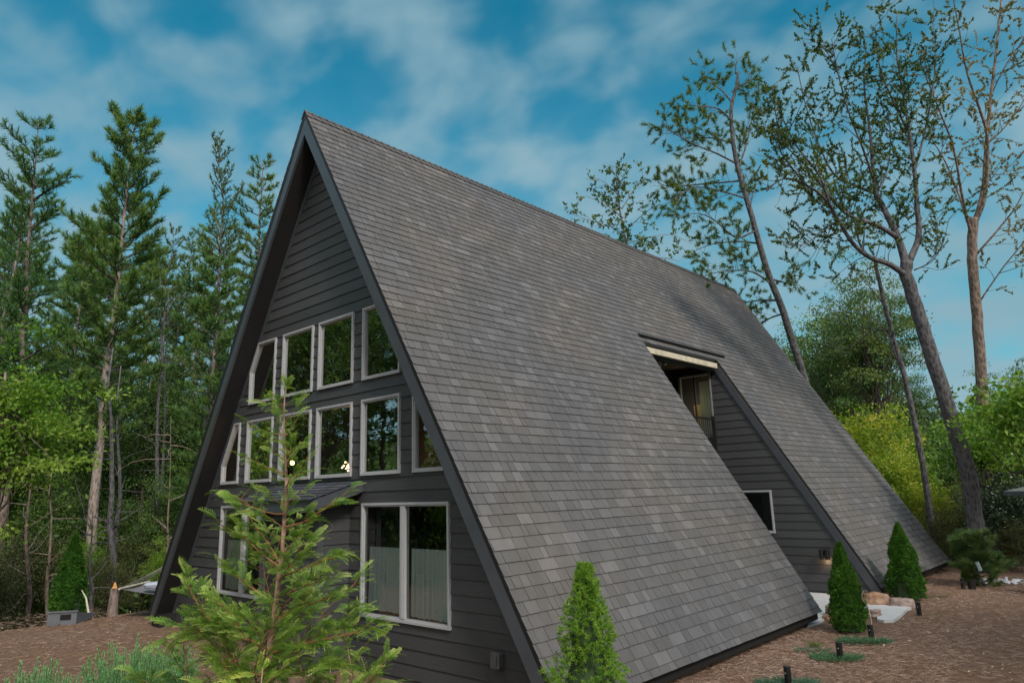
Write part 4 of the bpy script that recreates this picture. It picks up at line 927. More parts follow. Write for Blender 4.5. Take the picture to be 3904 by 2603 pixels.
bM = broad_mesh(95, 5.0, 1.6, 1.5, 3.4, 34, F_BRIGHT, B_GREY, n_cl=90, per=45, ls=0.12, r0=0.05, clr=0.35, shell=0.3, flatk=0.3)
stand(bM, 2335, 790, 16.5, 'maple_tree', 'bright green leafy branches at the right border, at mid height', rz=1.0)
stand(bM, 2232, 905, 19.5, 'maple_tree', 'small bright green maple behind the tan trunk', rz=3.0)
# bare brambles by the far roof corner
bmb = MB(); rng = np.random.default_rng(7); c0 = G(2175, 1305)
for k in range(46):
    p = np.array([rng.uniform(-1.2, 1.6), rng.uniform(-0.6, 1.6), 0]); az = rng.uniform(0, 6.28)
    bmb.tube(path(rng, p, (math.cos(az)*0.8, math.sin(az)*0.8, 0.7), rng.uniform(0.6, 1.9), 7, -0.9, 0.22), [0.014, 0.012, 0.010, 0.008, 0.006, 0.005, 0.004, 0.003], 4, cap=False)
o = bmb.build('bramble', B_WARM, None, smooth=True); o.location = (5.6, 17.6, 0); tag(o, 'tangle of bare grey twigs at the far foot of the roof', 'bramble')

# trees on the camera side of the house, seen mirrored in its windows
GM = 'trees across from the front wall, mirrored in its windows'
for (x, y, s, pr, rz, lab) in [(-9.6, -11.5, 0.8, pA, 1, 'tall pine across from the front wall, mirrored in the windows'), (-13.5, -8.5, 1.05, bA, 2, 'leafy tree mirrored in the upper windows'), (-5.5, -11.5, 1.0, bA, 3, 'leafy tree mirrored in the right-hand windows'),
    (-16, -13, 1.1, pC, 4, 'dark pine mirrored deep in the windows'), (-11, -14.5, 1.1, bA, 5, 'second row leafy tree mirrored in the windows'), (-2, -14, 1.0, pC, 0.5, 'dark pine mirrored in the lower window'),
    (-7.5, -17, 1.2, pC, 1.5, 'tall pine in the back row mirrored in the windows'), (-18, -9.5, 1.1, bA, 2.7, 'far leafy tree mirrored in the leftmost windows'), (-21, -15, 1.3, pA, 3.7, 'far pine mirrored above the leafy trees'),
    (-14, -19, 1.3, bA, 0.7, 'back row leafy tree mirrored in the windows'), (1.5, -13, 1.0, bA, 4.7, 'leafy tree nearest the camera side, mirrored in the low window')]+[(-17, -6.5, 1.15, pA, 5.7, 'pine close beyond the yard mirrored in the left windows'), (-11.5, -11.5, 1.15, pC, 2.2, 'broad pine mirrored in the middle windows'), (-8, -13.5, 1.2, bA, 0.9, 'tall leafy tree mirrored in the middle windows'),
    (-3.5, -17, 1.2, pA, 2.9, 'pine mirrored behind the leafy tree in the right windows'), (-25, -12, 1.4, pC, 1.9, 'farthest pine mirrored in the windows')]:
    realise(pr, 'mirrored_tree', lab, 'tree', (x, y, ground_z(x, y)), s, rz, GM)

for i, (x, y, s, rz) in enumerate([(-9.5, -7.0, 0.85, 1), (-7, -7.8, 0.95, 2), (-4.8, -7.4, 0.8, 3), (-2.6, -8.0, 0.85, 4), (-0.4, -7.3, 0.65, 5), (1.8, -7.8, 0.6, 0.4), (-11.8, -8, 0.9, 1.4), (-5.8, -8.8, 0.9, 2.4), (-1.4, -9.2, 0.85, 3.4)]):
    realise((bG, bD)[i % 2], 'mirrored_bush', ['light green', 'dark glossy'][i % 2]+' bush across from the front wall, '+['in front of the mirrored pine', 'second from the mirrored pine', 'midway along the front row', 'facing the entry bump-out', 'facing the wide lower window', 'nearest the camera side', 'farthest out by the left forest', 'in the back row toward the forest', 'in the back row facing the entry'][i], 'bush', (x, y, ground_z(x, y)), s, rz, 'bushes mirrored in the lower windows')
# forest edge on the open right-hand side, beyond the frame: it shades the foot of the roof
for i, (x, y, s, pr, rz) in enumerate([(18.5, -3, 0.95, bA, 0.4), (20.5, 1.5, 1.0, pA, 1.4), (18.0, 5.5, 0.9, bA, 2.4), (20.0, 9.5, 1.0, pC, 3.4), (17.5, 13, 0.9, bA, 4.4), (22.5, -1, 1.1, bA, 5.4)]):
    realise(pr, 'forest_edge_tree', ['leafy tree', 'tall pine', 'leafy tree', 'broad pine', 'leafy tree', 'taller leafy tree'][i]+' of the forest edge facing the long roof, '+['nearest the front corner', 'facing the front third', 'facing the side recess', 'facing the far roof section', 'nearest the far corner', 'behind the nearest one'][i], 'tree', (x, y, 0), s, rz, 'forest edge opposite the long roof')
# far wooded hills: one mass
rng = np.random.default_rng(99); PT = []; 
for k in range(1700):
    az = rng.uniform(-180, 180) if k > 900 else rng.uniform(-100, 35)*math.pi/180; r = rng.uniform(40, 105); x = 9.8+r*math.sin(az); y = -5.6+r*math.cos(az); z = ground_z(x, y)
    hh = rng.uniform(3.0, 6.5); m = 55; q = rng.normal(size=(m, 3))*np.array([1.7, 1.7, hh*0.32])+np.array([x, y, z+hh*0.5]); PT.append(q)
q = np.concatenate(PT); n = len(q); tn = np.repeat(rng.random(1700), 55)*0.6+rng.random(n)*0.4
V, F, T_ = leaves(rng, q, rng.normal(size=(n, 3)), 0.75*(0.6+0.8*rng.random(n)), 0.5, tn)
tag(link('distant_woods', np_mesh('distant_woods', V, F, T_, F_BROAD)), 'far-off wooded hillside beyond the right-hand trees', 'woods', None, 'stuff')
# thicket filling the depth of the near forest
PT = []; rng = np.random.default_rng(98)
for k in range(330):
    if k < 190: u = rng.uniform(-80, 620); d = rng.uniform(24, 38)
    else: u = rng.uniform(1960, 2420); d = rng.uniform(24, 38)
    p = P(u, 1100, d); z = ground_z(p[0], p[1]); hh = rng.uniform(1.5, 5.0); m = 110
    PT.append(rng.normal(size=(m, 3))*np.array([0.9, 0.9, hh*0.26])+np.array([p[0], p[1], z+hh*0.45]))
q = np.concatenate(PT); n = len(q); tn = np.repeat(rng.random(330), 110)*0.6+rng.random(n)*0.4
V, F, T_ = leaves(rng, q, rng.normal(size=(n, 3)), 0.22*(0.6+0.8*rng.random(n)), 0.14, tn)
tag(link('forest_thicket', np_mesh('forest_thicket', V, F, T_, F_BROAD)), 'dark leafy thicket filling the depth of the forest', 'thicket', None, 'stuff')
# ------------------------------------------------------------------ garden
def spray_template(seed, n=11, L_=0.19, w_=0.070):
    "a flat fern-like cedar spray along +X in the XY plane; returns V,F (quads)"
    r = np.random.default_rng(seed); V = []; F = []
    def q(a, b_, wd):
        d = b_-a; s = np.array([-d[1], d[0], 0]); s = s/max(1e-9, np.linalg.norm(s))*wd*0.5; k = len(V)
        V.extend([a, a+d*0.5+s, b_, a+d*0.5-s]); F.append([k, k+1, k+2, k+3])
    droop = r.uniform(0.2, 0.6)
    def stem(t): return np.array([L_*t, 0.012*math.sin(3*t+seed), -droop*L_*t*t])
    for i in range(n): q(stem(i/n), stem((i+1.35)/n), 0.006)
    for i in range(1, n):
        t = i/n
        for sd in (1, -1):
            a = stem(t-(0.05 if sd > 0 else 0)); ln = w_*(1.05-0.75*t)*(0.55+0.45*min(1, t*4))*r.uniform(0.8, 1.2); dr = np.array([0.72, 0.70*sd, r.uniform(-0.3, 0.05)]); dr /= np.linalg.norm(dr)
            e = a+dr*ln; q(a, e, 0.0045)
            m = max(2, int(ln/0.009))
            for j in range(1, m):
                b0 = a+dr*ln*j/m
                for s2 in (1, -1):
                    d2 = dr*0.8+np.array([-dr[1], dr[0], 0])*0.6*s2; q(b0, b0+d2*0.014*(1.25-0.6*j/m), 0.0042)
    return np.array(V), np.array(F)
SPR = [spray_template(s) for s in range(5)]
def place_sprays(rng, PT, DR, SC, NR=None):
    Vs = []; Fs = []; Ts = []; o = 0
    for i in range(len(PT)):
        V, F = SPR[rng.integers(5)]; SC[i] *= (0.68 if PT[i][2] > 1.5 else 0.85); d = DR[i]/np.linalg.norm(DR[i])
        nrm = (NR[i] if NR is not None else np.array([0, 0, 1.0]))+rng.normal(size=3)*0.35; y = np.cross(nrm, d); y /= np.linalg.norm(y); z = np.cross(d, y)
        M = np.stack([d, y, z], 0); Vs.append(PT[i]+(V*SC[i])@M); Fs.append(F+o); o += len(V)
        b_ = rng.random()*0.55; Ts.append(np.clip(b_+0.45*(V[:, 0]/0.17)**1.5+rng.normal(size=len(V))*0.05, 0, 1))
    return np.concatenate(Vs), np.concatenate(Fs), np.concatenate(Ts)
M_CBARK = bark('cedar_bark', (0.10, 0.055, 0.035), (0.30, 0.20, 0.14), 30)
M_CTWIG = plain('cedar_orange_twig', (0.20, 0.09, 0.035), 0.7, 0.3, 20)
def cedar(name, label, base, Ht, seed, trunk_pts=None, prof=None, dens=1.0, extra=None, lo=0.05, nb=None):
    rng = np.random.default_rng(seed); base = np.array(base, float)
    if trunk_pts is None:
        tp = np.array([[0.02*math.sin(i*1.1), 0.02*math.cos(i*1.7), Ht*i/10] for i in range(11)])
    else: tp = np.array(trunk_pts)-base
    n = len(tp); mb = MB(); mb.tube(tp, [max(0.004, 0.030*(1-0.9*i/(n-1))) for i in range(n)], 8)
    br = MB(); PT = []; DR = []; SC = []; NR = []
    def shoot(p, d, ln, r0, upb=0.25):
        bp = path(rng, p, d, ln, 7, upb, 0.09); br.tube(bp, [max(0.0022, r0*(1-0.85*k/7)) for k in range(8)], 5, cap=False)
        m = max(3, int(ln/0.050*dens))
        for j in range(m):
            t = 0.18+0.82*(j+0.5)/m; a, ad = along(bp, min(0.999, t)); ad = ad/np.linalg.norm(ad); sd = 1 if j % 2 else -1
            s_ = np.cross(ad, [0, 0, 1]); s_ = s_/max(1e-6, np.linalg.norm(s_))*sd
            if ln > 0.42 and rng.random() < 0.5:
                l2 = ln*rng.uniform(0.25, 0.42)*(1.15-0.5*t); tw = path(rng, a, ad*0.8+s_*0.75+np.array([0, 0, rng.uniform(-0.1, 0.35)]), l2, 4, 0.15, 0.09)
                br.tube(tw, [0.0035, 0.003, 0.0025, 0.002, 0.0015], 4, cap=False)
                mm_ = max(2, int(l2/0.045))
                for q_ in range(mm_):
                    x, xd = along(tw, min(0.999, 0.25+0.75*(q_+0.6)/mm_)); xd = xd/np.linalg.norm(xd); s3 = np.cross(xd, [0, 0, 1])*(1 if q_ % 2 else -1)
                    PT.append(x); DR.append(xd*0.8+s3*0.6); SC.append(rng.uniform(0.65, 1.05)); NR.append(np.array([rng.normal()*0.5, rng.normal()*0.5, 1.0]))
                PT.append(tw[-1]); DR.append(tw[-1]-tw[-2]); SC.append(rng.uniform(0.8, 1.1)); NR.append(np.array([rng.normal()*0.4, rng.normal()*0.4, 1.0]))
            else:
                PT.append(a); DR.append(ad*0.8+s_*0.6); SC.append(rng.uniform(0.65, 1.05)); NR.append(np.array([rng.normal()*0.5, rng.normal()*0.5, 1.0]))
        PT.append(bp[-1]); DR.append(bp[-1]-bp[-2]); SC.append(1.0); NR.append(np.array([0, 0, 1.0]))
    nb = nb or int(24*dens*Ht/3.2)
    for i in range(nb):
        f_ = lo+(0.985-lo)*(i+rng.random()*0.5)/nb; p, _ = along(tp, f_); az = i*2.4+rng.normal()*0.3; ln = (prof(f_) if prof else 0.9*(1-f_)+0.08)*rng.uniform(0.7, 1.15)
        shoot(p, np.array([math.cos(az), math.sin(az), rng.uniform(0.35, 1.1)]), ln, 0.0025+0.006*ln)
    for (a, b_, r0) in (extra or []):
        a = np.array(a)-base; b_ = np.array(b_)-base; shoot(a, (b_-a), np.linalg.norm(b_-a)*0.86, r0*0.8, 0.1)
    for k in range(3): PT.append(tp[-1]); DR.append(np.array([rng.normal()*0.5, rng.normal()*0.5, 1])); SC.append(0.6); NR.append(rng.normal(size=3))
    t = thing(name, label, 'tree', base); mb.build('trunk', M_CBARK, t, smooth=True); br.build('branches', M_CTWIG, t, smooth=True)
    V, F, T_ = place_sprays(rng, np.array(PT), np.array(DR), np.array(SC), np.array(NR)); link('foliage', np_mesh('foliage', V, F, T_, F_CEDAR), t); return t
d = 5.0
tpx = [(655, 880), (652, 960), (655, 1040), (658, 1100), (654, 1180), (648, 1270), (635, 1370), (620, 1480), (610, 1600), (604, 1750)]
ctp = [P(u, v, d) for u, v in tpx][::-1]; b0 = ctp[0]+(ctp[0]-ctp[1])*(ctp[0][2]/(ctp[1][2]-ctp[0][2])); ctp = [b0]+ctp
def cprof(f_):
    # measured half widths of the crown, metres at five metres' distance
    z = f_*(ctp[-1][2]); return float(np.interp(z, [0, 0.6, 1.15, 1.45, 1.75, 2.05, 2.35, 2.65, 2.95, 3.15], [0.75, 0.75, 0.60, 0.34, 0.18, 0.19, 0.19, 0.16, 0.07, 0.02]))
ex = [(P(655, 1210, 5), P(822, 1150, 4.9), 0.010), (P(655, 1120, 5), P(740, 1045, 5.1), 0.008), (P(620, 1500, 5), P(890, 1380, 4.8), 0.014), (P(640, 1420, 5), P(855, 1300, 5.1), 0.012), (P(600, 1480, 5), P(365, 1370, 5.3), 0.013),
      (P(640, 1290, 5), P(560, 1130, 5.2), 0.011), (P(640, 1300, 5), P(460, 1240, 5.0), 0.011), (P(655, 1000, 5), P(560, 970, 5.0), 0.006), (P(560, 1560, 5), P(400, 1330, 5.1), 0.012), (P(655, 930, 5), P(585, 925, 5), 0.005), (P(655, 1090, 5), P(545, 1040, 4.9), 0.007),
      (P(640, 1330, 5), P(830, 1255, 4.7), 0.010), (P(600, 1560, 5), P(800, 1530, 4.6), 0.012), (P(600, 1600, 5), P(480, 1500, 4.7), 0.012), (P(655, 1180, 5), P(470, 1200, 5.2), 0.009)]
cedar('cedar_tree', 'young feathery cedar with orange twigs in front of the gable wall', b0, ctp[-1][2], 301, ctp, cprof, 1.15, ex, lo=0.10, nb=48)
for u, d, h, sd, lab in [(690, 5.0, 1.35, 302, 'low feathery cedar bush right of the young cedar trunk'), (800, 5.5, 1.30, 306, 'low cedar bush farthest right, below the wide window'), (425, 5.6, 1.32, 303, 'bright green feathery bush between the rosemary and the young cedar'),
    (540, 5.1, 1.36, 305, 'low cedar bush directly left of the young cedar trunk'), (610, 4.6, 1.22, 307, 'nearest low cedar bush in front of the young cedar trunk')]:
    p = P(u, 1500, d); cedar('cedar_bush', lab, (p[0], p[1], 0), h, sd, None, lambda f_: 0.60*(1-f_)**0.8+0.12, 0.85, nb=21)

# dwarf spruce
def spruce(label, base, Ht, rad, seed, ns, nl=0.022):
    rng = np.random.default_rng(seed); n = ns; z = Ht*(rng.random(n)**1.15); f_ = z/Ht; az = rng.uniform(0, 6.283, n)
    lump = np.array([noise.noise(Vector((math.cos(a)*2.2, math.sin(a)*2.2, zz_*5.5+seed))) for a, zz_ in zip(az, z)])
    r = rad(f_)*(0.86+0.80*lump)*(1-0.35*rng.random(n)**2)
    p = np.stack([r*np.cos(az), r*np.sin(az), z], 1); d = np.stack([np.cos(az), np.sin(az), 0.55+0*az], 1)+rng.normal(size=(n, 3))*0.3
    K = 26; Pk = np.repeat(p, K, 0); D = unit(np.repeat(unit(d), K, 0)*0.55+rng.normal(size=(n*K, 3))*0.75)
    Pk = Pk+np.repeat(unit(d), K, 0)*(rng.random((n*K, 1))*0.035)
    tn = np.clip(np.repeat(rng.random(n), K)*0.5+0.15+rng.random(n*K)*0.35, 0, 1)
    V, F, T_ = needles(rng, Pk, D, nl*(0.7+0.6*rng.random(n*K)), 0.0034, tn)
    t = thing('dwarf_spruce', label, 'tree', base); link('foliage', np_mesh('foliage', V, F, T_, F_SPRUCE), t)
    tk_ = MB(); tk_.tube([(0, 0, 0), (0, 0, Ht*0.92)], [0.03, 0.006], 7); tk_.build('trunk', M_CBARK, t)
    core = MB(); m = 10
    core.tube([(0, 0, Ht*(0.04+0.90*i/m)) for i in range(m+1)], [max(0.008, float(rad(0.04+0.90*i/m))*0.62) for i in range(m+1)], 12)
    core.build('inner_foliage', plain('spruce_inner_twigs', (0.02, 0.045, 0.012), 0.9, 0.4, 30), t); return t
p = P(1355, 1568, 4.6); pt = P(1358, 1303, 4.6)
spruce('bright green dwarf conical spruce in front of the near roof foot', (p[0], p[1], 0), pt[2], lambda f_: (0.016+0.52*(1-f_)**0.92)*(1+0.16*np.sin(f_*34)), 311, 3400)

# clipped arborvitae cones
def thuja_mesh(seed, Ht=1.6, rad=0.42):
    rng = np.random.default_rng(seed); n = 5200; f_ = rng.random(n)**0.95; z = 0.05+f_*(Ht-0.05); az = rng.uniform(0, 6.283, n)
    lump = np.array([noise.noise(Vector((math.cos(a)*1.8, math.sin(a)*1.8, q*3.0+seed))) for a, q in zip(az, z)])
    prof = rad*np.clip(1-f_**1.35, 0, 1)**0.78*(0.80+0.20*np.clip(f_*6, 0, 1))
    r = prof*(0.90+0.40*lump)*(1-0.30*rng.random(n)**2.5)*(1+0.10*(rng.random(n) > 0.96))
    p = np.stack([r*np.cos(az), r*np.sin(az), z], 1); out = np.stack([np.cos(az), np.sin(az), 0*az], 1)
    # each spray is a small upright fan
    K = 9; dU = unit(out*0.55+np.array([0, 0, 1.0])+rng.normal(size=(n, 3))*0.22); sd = unit(np.cross(dU, out+rng.normal(size=(n, 3))*0.5))
    ang = np.linspace(-0.9, 0.9, K); Pk = np.repeat(p, K, 0); A = np.tile(ang, n)[:, None]
    D = np.repeat(dU, K, 0)*np.cos(A)+np.repeat(sd, K, 0)*np.sin(A); Pk = Pk+D*rng.random((n*K, 1))*0.012
    tn = np.clip(np.repeat(rng.random(n), K)*0.55+rng.random(n*K)*0.3+0.25*np.repeat(lump, K), 0, 1)
    V, F, T_ = leaves(rng, Pk, D, 0.052*(0.6+0.6*rng.random(n*K)), 0.010, tn, flat=np.repeat(np.cross(sd, dU), K, 0)); return np_mesh('foliage', V, F, T_, F_THUJA)
THM = thuja_mesh(321)
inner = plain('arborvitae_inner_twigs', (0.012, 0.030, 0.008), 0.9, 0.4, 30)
tcore = None
def thuja(label, base, Ht, rx, rz=0.0):
    global tcore
    t = thing('arborvitae', label, 'tree', base, rz, 'conical arborvitae set round the house'); t.scale = (rx/0.42, rx/0.42, Ht/1.6)
    link('foliage', THM, t)
    if tcore is None:
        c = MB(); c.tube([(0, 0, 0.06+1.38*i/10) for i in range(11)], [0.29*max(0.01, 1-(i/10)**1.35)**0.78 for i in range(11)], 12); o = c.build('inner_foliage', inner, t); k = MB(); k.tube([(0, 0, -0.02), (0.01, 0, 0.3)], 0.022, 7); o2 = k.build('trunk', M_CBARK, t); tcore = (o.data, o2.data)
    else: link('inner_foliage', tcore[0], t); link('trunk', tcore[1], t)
    return t
def top_z(u, v, b_): 
    r = fw + rt*(u*SW/2352-1952)/FPX - up*(v*SW/2352-1301.5)/FPX; k = math.hypot(b_[0]-CAM[0], b_[1]-CAM[1])/math.hypot(r[0], r[1]); return CAM[2]+r[2]*k
b1_ = G(1960, 1458); thuja('dark green conical arborvitae beside the side recess, nearer of the right pair', (b1_[0]-0.1, b1_[1]+0.15, 0), top_z(1948, 1250, b1_), 0.31, 0.3)
b2_ = G(2092, 1382); thuja('dark green conical arborvitae before the far roof section, farther of the right pair', (b2_[0]-0.1, b2_[1]+0.2, 0), top_z(2088, 1205, b2_), 0.37, 2.0)
pq = P(155, 1420, 15.2); gz = ground_z(pq[0], pq[1]); b3_ = (pq[0], pq[1], gz); thuja('dark green conical arborvitae at the left forest edge', b3_, top_z(155, 1230, b3_)-gz, 0.40, 4.0)

# rosemary clumps
def rosemary(label, u, v, d, R_, Ht, seed, ns=230):
    rng = np.random.default_rng(seed); p = P(u, v, d); base = np.array([p[0], p[1], 0]); st = MB(); PP = []; DD = []
    for i in range(ns):
        a = rng.uniform(0, 6.283); r = R_*math.sqrt(rng.random())*0.75; hh = Ht*rng.uniform(0.6, 1.08)*(1-0.30*(r/R_)**2)
        q = path(rng, (r*math.cos(a)*0.7, r*math.sin(a)*0.7, 0.0), (0.45*math.cos(a)*r/R_, 0.45*math.sin(a)*r/R_, 1), hh, 7, 0.25, 0.07)
        st.tube(q, [0.003]*8, 3, cap=False)
        m = int(hh/0.011)
        for j in range(m):
            x, xd = along(q, min(0.999, 0.25+0.75*j/m)); xd = xd/np.linalg.norm(xd)
            for s_ in range(3): PP.append(x); DD.append(xd*1.1+unit(rng.normal(size=3))*0.75)
    PP = np.array(PP); DD = np.array(DD); n = len(PP); tn = np.clip(0.15+0.5*PP[:, 2]/Ht+rng.random(n)*0.35, 0, 1)
    V, F, T_ = leaves(rng, PP, DD, 0.030*(0.7+0.5*rng.random(n)), 0.0055, tn)
    t = thing('rosemary_bush', label, 'bush', base, 0, 'rosemary bushes in the left foreground'); link('foliage', np_mesh('foliage', V, F, T_, F_ROSE), t); st.build('stems', B_TWIG, t); return t
rosemary('left rosemary bush at the bottom left corner of the photo', 95, 1560, 5.6, 0.28, 1.05, 331, 240)
rosemary('large rosemary bush left of the feathery shrub', 300, 1560, 6.1, 0.38, 1.08, 332, 380)
rosemary('rosemary bush behind the feathery shrub, farther back', 380, 1500, 8.2, 0.45, 0.62, 333, 200)
rosemary('small rosemary sprigs right of the left rosemary bush', 163, 1560, 5.9, 0.10, 0.80, 334, 26)

def boulder(name, label, loc, dims, m, seed, rz=0, cat='rock', group=None, amp=0.28, sub=4):
    bm = bmesh.new(); bmesh.ops.create_icosphere(bm, subdivisions=sub, radius=1)
    for v in bm.verts:
        c = v.co.copy(); k = 1/max(abs(c.x), abs(c.y), abs(c.z)); c = c*(1+(k-1)*0.70)
        c = c*(1+amp*noise.noise(c*1.3+Vector((seed, 0, 0)))+amp*0.35*noise.noise(c*4+Vector((seed, 2, 0))))
        v.co = Vector((c.x*dims[0], c.y*dims[1], c.z*dims[2]))
    me = bpy.data.meshes.new(name); bm.to_mesh(me); bm.free(); me.materials.append(m)
    me.polygons.foreach_set('use_smooth', [True]*len(me.polygons)); o = link(name, me); o.location = [float(q) for q in loc]; o.rotation_euler = (0, 0, rz); return tag(o, label, cat, group)
def rock_mat(name, a, b_, c_):
    m, nt, b = mat(name); v = coords(nt); f = noise_(nt, v, 5, 6, 0.65, 0.6); lk(nt, ramp(nt, f, [(0.3, a), (0.5, b_), (0.7, c_)]), b.inputs['Base Color']); b.inputs['Roughness'].default_value = 0.9
    bump(nt, b, noise_(nt, v, 14, 6, 0.7), 0.7, 0.03); return m
M_RTAN = rock_mat('tan_rock', (0.18, 0.09, 0.045), (0.36, 0.22, 0.14), (0.50, 0.38, 0.30)); M_RPINK = rock_mat('pinkish_rock', (0.19, 0.13, 0.105), (0.33, 0.25, 0.22), (0.48, 0.40, 0.37)); M_RGREY = rock_mat('pale_weathered_wood', (0.16, 0.15, 0.14), (0.34, 0.33, 0.33), (0.50, 0.49, 0.50))
g1 = G(2024, 1395); boulder('boulder', 'squarish orange-tan boulder just behind the pale slab', (g1[0]-0.13, g1[1]+0.15, 0.09), (0.23, 0.14, 0.15), M_RTAN, 1.0, 0.4, group=None)
g2_ = G(2066, 1397); boulder('boulder', 'pinkish rounded boulder at the right end of the pale slab', (g2_[0]+0.02, g2_[1]+0.10, 0.06), (0.20, 0.13, 0.11), M_RPINK, 5.0, 0.2)
g3 = G(1918, 1416); boulder('boulder', 'small pinkish rock between the patio and the nearer arborvitae', (g3[0], g3[1], 0.07), (0.13, 0.12, 0.13), M_RPINK, 7.0)
g3 = G(1904, 1424); boulder('boulder', 'smallest tan rock at the patio edge', (g3[0], g3[1], 0.03), (0.09, 0.08, 0.06), M_RTAN, 8.0)
g3 = G(1928, 1398); boulder('boulder', 'pale flat rock tucked behind the nearer arborvitae', (g3[0], g3[1], 0.10), (0.14, 0.10, 0.07), M_RTAN, 9.0)
g3 = G(2006, 1418); boulder('boulder', 'small pinkish rock at the left end of the pale slab', (g3[0]+0.0, g3[1]+0.02, 0.05), (0.12, 0.11, 0.08), M_RPINK, 12.0)
# concrete patio and slab
def slab_obj(name, pts, z0, z1, m):
    b_ = MB(); b_.prism([(p[0], p[1]) for p in pts], z0, z1, 2); o = b_.build(name, m, None, fix=True); tag(o, kind='structure'); return o
slab_obj('patio', [(0.82, YA), (4.86, YA), (4.98, 6.50), (5.02, 6.85), (4.98, 7.25), (4.82, 8.30), (4.62, 9.14), (4.66, YB+0.0), (0.82, YB+0.0)], -0.2, 0.035, M_CONC)
slab_obj('path', [(5.05, 9.20), (5.86, 9.16), (5.84, 8.98), (5.93, 8.2), (5.95, 7.70), (5.84, 7.56), (5.72, 7.62), (5.52, 8.28), (5.10, 8.5)], -0.1, 0.045, M_CONC)
# bollard lights
def bollard(label, u, v, rz, first=[None], tilt=0.0):
    p = G(u, v); t = thing('bollard_light', label, 'light', (p[0], p[1], 0), rz, 'low black bollard lights in a row along the straw bed'); t.rotation_euler = (tilt, tilt*0.6, rz); t.scale = (0.68, 0.68, 0.66)
    if first[0] is None:
        b_ = MB(); b_.prism([(-0.055, -0.02), (0.0, -0.062), (0.055, -0.02), (0.055, 0.045), (-0.055, 0.045)], 0.0, 0.32, 2); o1 = b_.build('body', M_BLACK, t, fix=True)
        b_ = MB(); b_.prism([(-0.062, -0.022), (0.0, -0.07), (0.062, -0.022), (0.062, 0.052), (-0.062, 0.052)], 0.3205, 0.336, 2); o2 = b_.build('cap', plain('satin_black', (0.03, 0.03, 0.033), 0.3), t, fix=True)
        b_ = MB()
        for k in range(2): b_.box(-0.022+k*0.026, -0.008+k*0.026, 0.0455, 0.050, 0.05, 0.065)
        b_.box(-0.04, -0.002, -0.0485, -0.046, 0.22, 0.24)
        o3 = b_.build('fitting', plain('silver_fitting', (0.5, 0.5, 0.5), 0.3, metal=0.7), t); first[0] = (o1.data, o2.data, o3.data)
    else:
        for nm, me in zip(('body', 'cap', 'fitting'), first[0]): link(nm, me, t)
bollard('nearest black bollard light, cut by the bottom edge', 1812, 1576, 0.3); bollard('second black bollard light from the bottom, in a juniper patch', 1931, 1515, 0.5)
bollard('third black bollard light, slightly tilted, in front of the nearer arborvitae', 2004, 1471, 0.4, tilt=-0.08); bollard('fourth black bollard light, before the farther arborvitae', 2112, 1413, 0.5); bollard('farthest black bollard light, under the bright green seedling', 2213, 1353, 0.2)
def juniper(label, u, v, rx, ry, seed, m=F_JUN, Ht=0.07, ns=420, name='ground_juniper', cat='shrub', group='low juniper patches round the bollards', offs=(0, 0)):
    rng = np.random.default_rng(seed); p = G(u, v); PP = []; DD = []; st = MB()
    for i in range(ns):
        a = rng.uniform(0, 6.283); r = math.sqrt(rng.random()); q = np.array([rx*r*math.cos(a), ry*r*math.sin(a), 0.01+Ht*0.4*rng.random()])
        d_ = np.array([math.cos(a), math.sin(a), rng.uniform(0.15, 0.9)]); ln = rng.uniform(0.05, 0.11)
        for k in range(7):
            for s_ in range(2): PP.append(q+unit(d_)*ln*k/7); DD.append(unit(d_)+unit(rng.normal(size=3))*0.8)
    for i in range(14):
        a = rng.uniform(0, 6.283); st.tube([(0, 0, 0.01), (rx*0.45*math.cos(a), ry*0.45*math.sin(a), Ht*0.6), (rx*0.9*math.cos(a), ry*0.9*math.sin(a), Ht*0.3)], [0.006, 0.004, 0.002], 4)
    PP = np.array(PP); DD = np.array(DD); n = len(PP); V, F, T_ = leaves(rng, PP, DD, 0.022, 0.006, np.clip(rng.random(n)*0.8+0.1, 0, 1))
    t = thing(name, label, cat, (p[0]+offs[0], p[1]+offs[1], 0), 0.6, group); link('foliage', np_mesh('foliage', V, F, T_, m), t); st.build('stems', B_TWIG, t)
juniper('juniper patch round the second bollard light', 1922, 1516, 0.30, 0.16, 341); juniper('juniper patch left of the tilted third bollard light', 1986, 1478, 0.36, 0.13, 342)
juniper('juniper patch round the nearest bollard light at the bottom edge', 1812, 1578, 0.34, 0.18, 343); juniper('faint greyish sprigs left of the second bollard', 1868, 1497, 0.22, 0.10, 344, Ht=0.04, ns=60)
juniper('thin yellow-green grass tuft in the straw near the near roof foot', 1873, 1487, 0.04, 0.04, 345, F_YPINE, 0.10, 40, 'grass_tuft', 'plant', None)
juniper('pale dry sprigs in the straw right of the farther arborvitae', 2150, 1372, 0.28, 0.12, 346, F_GOLD, 0.05, 60, 'dry_weed', 'plant', None)
# seedling above the far bollard
p = G(2213, 1350); t = thuja('tiny bright green seedling behind the farthest bollard light', (p[0]-0.15, p[1]+1.1, 0), 0.36, 0.11, 1.0); t.children[0].data = THM.copy(); t.children[0].data.materials.clear(); t.children[0].data.materials.append(F_BRIGHT)
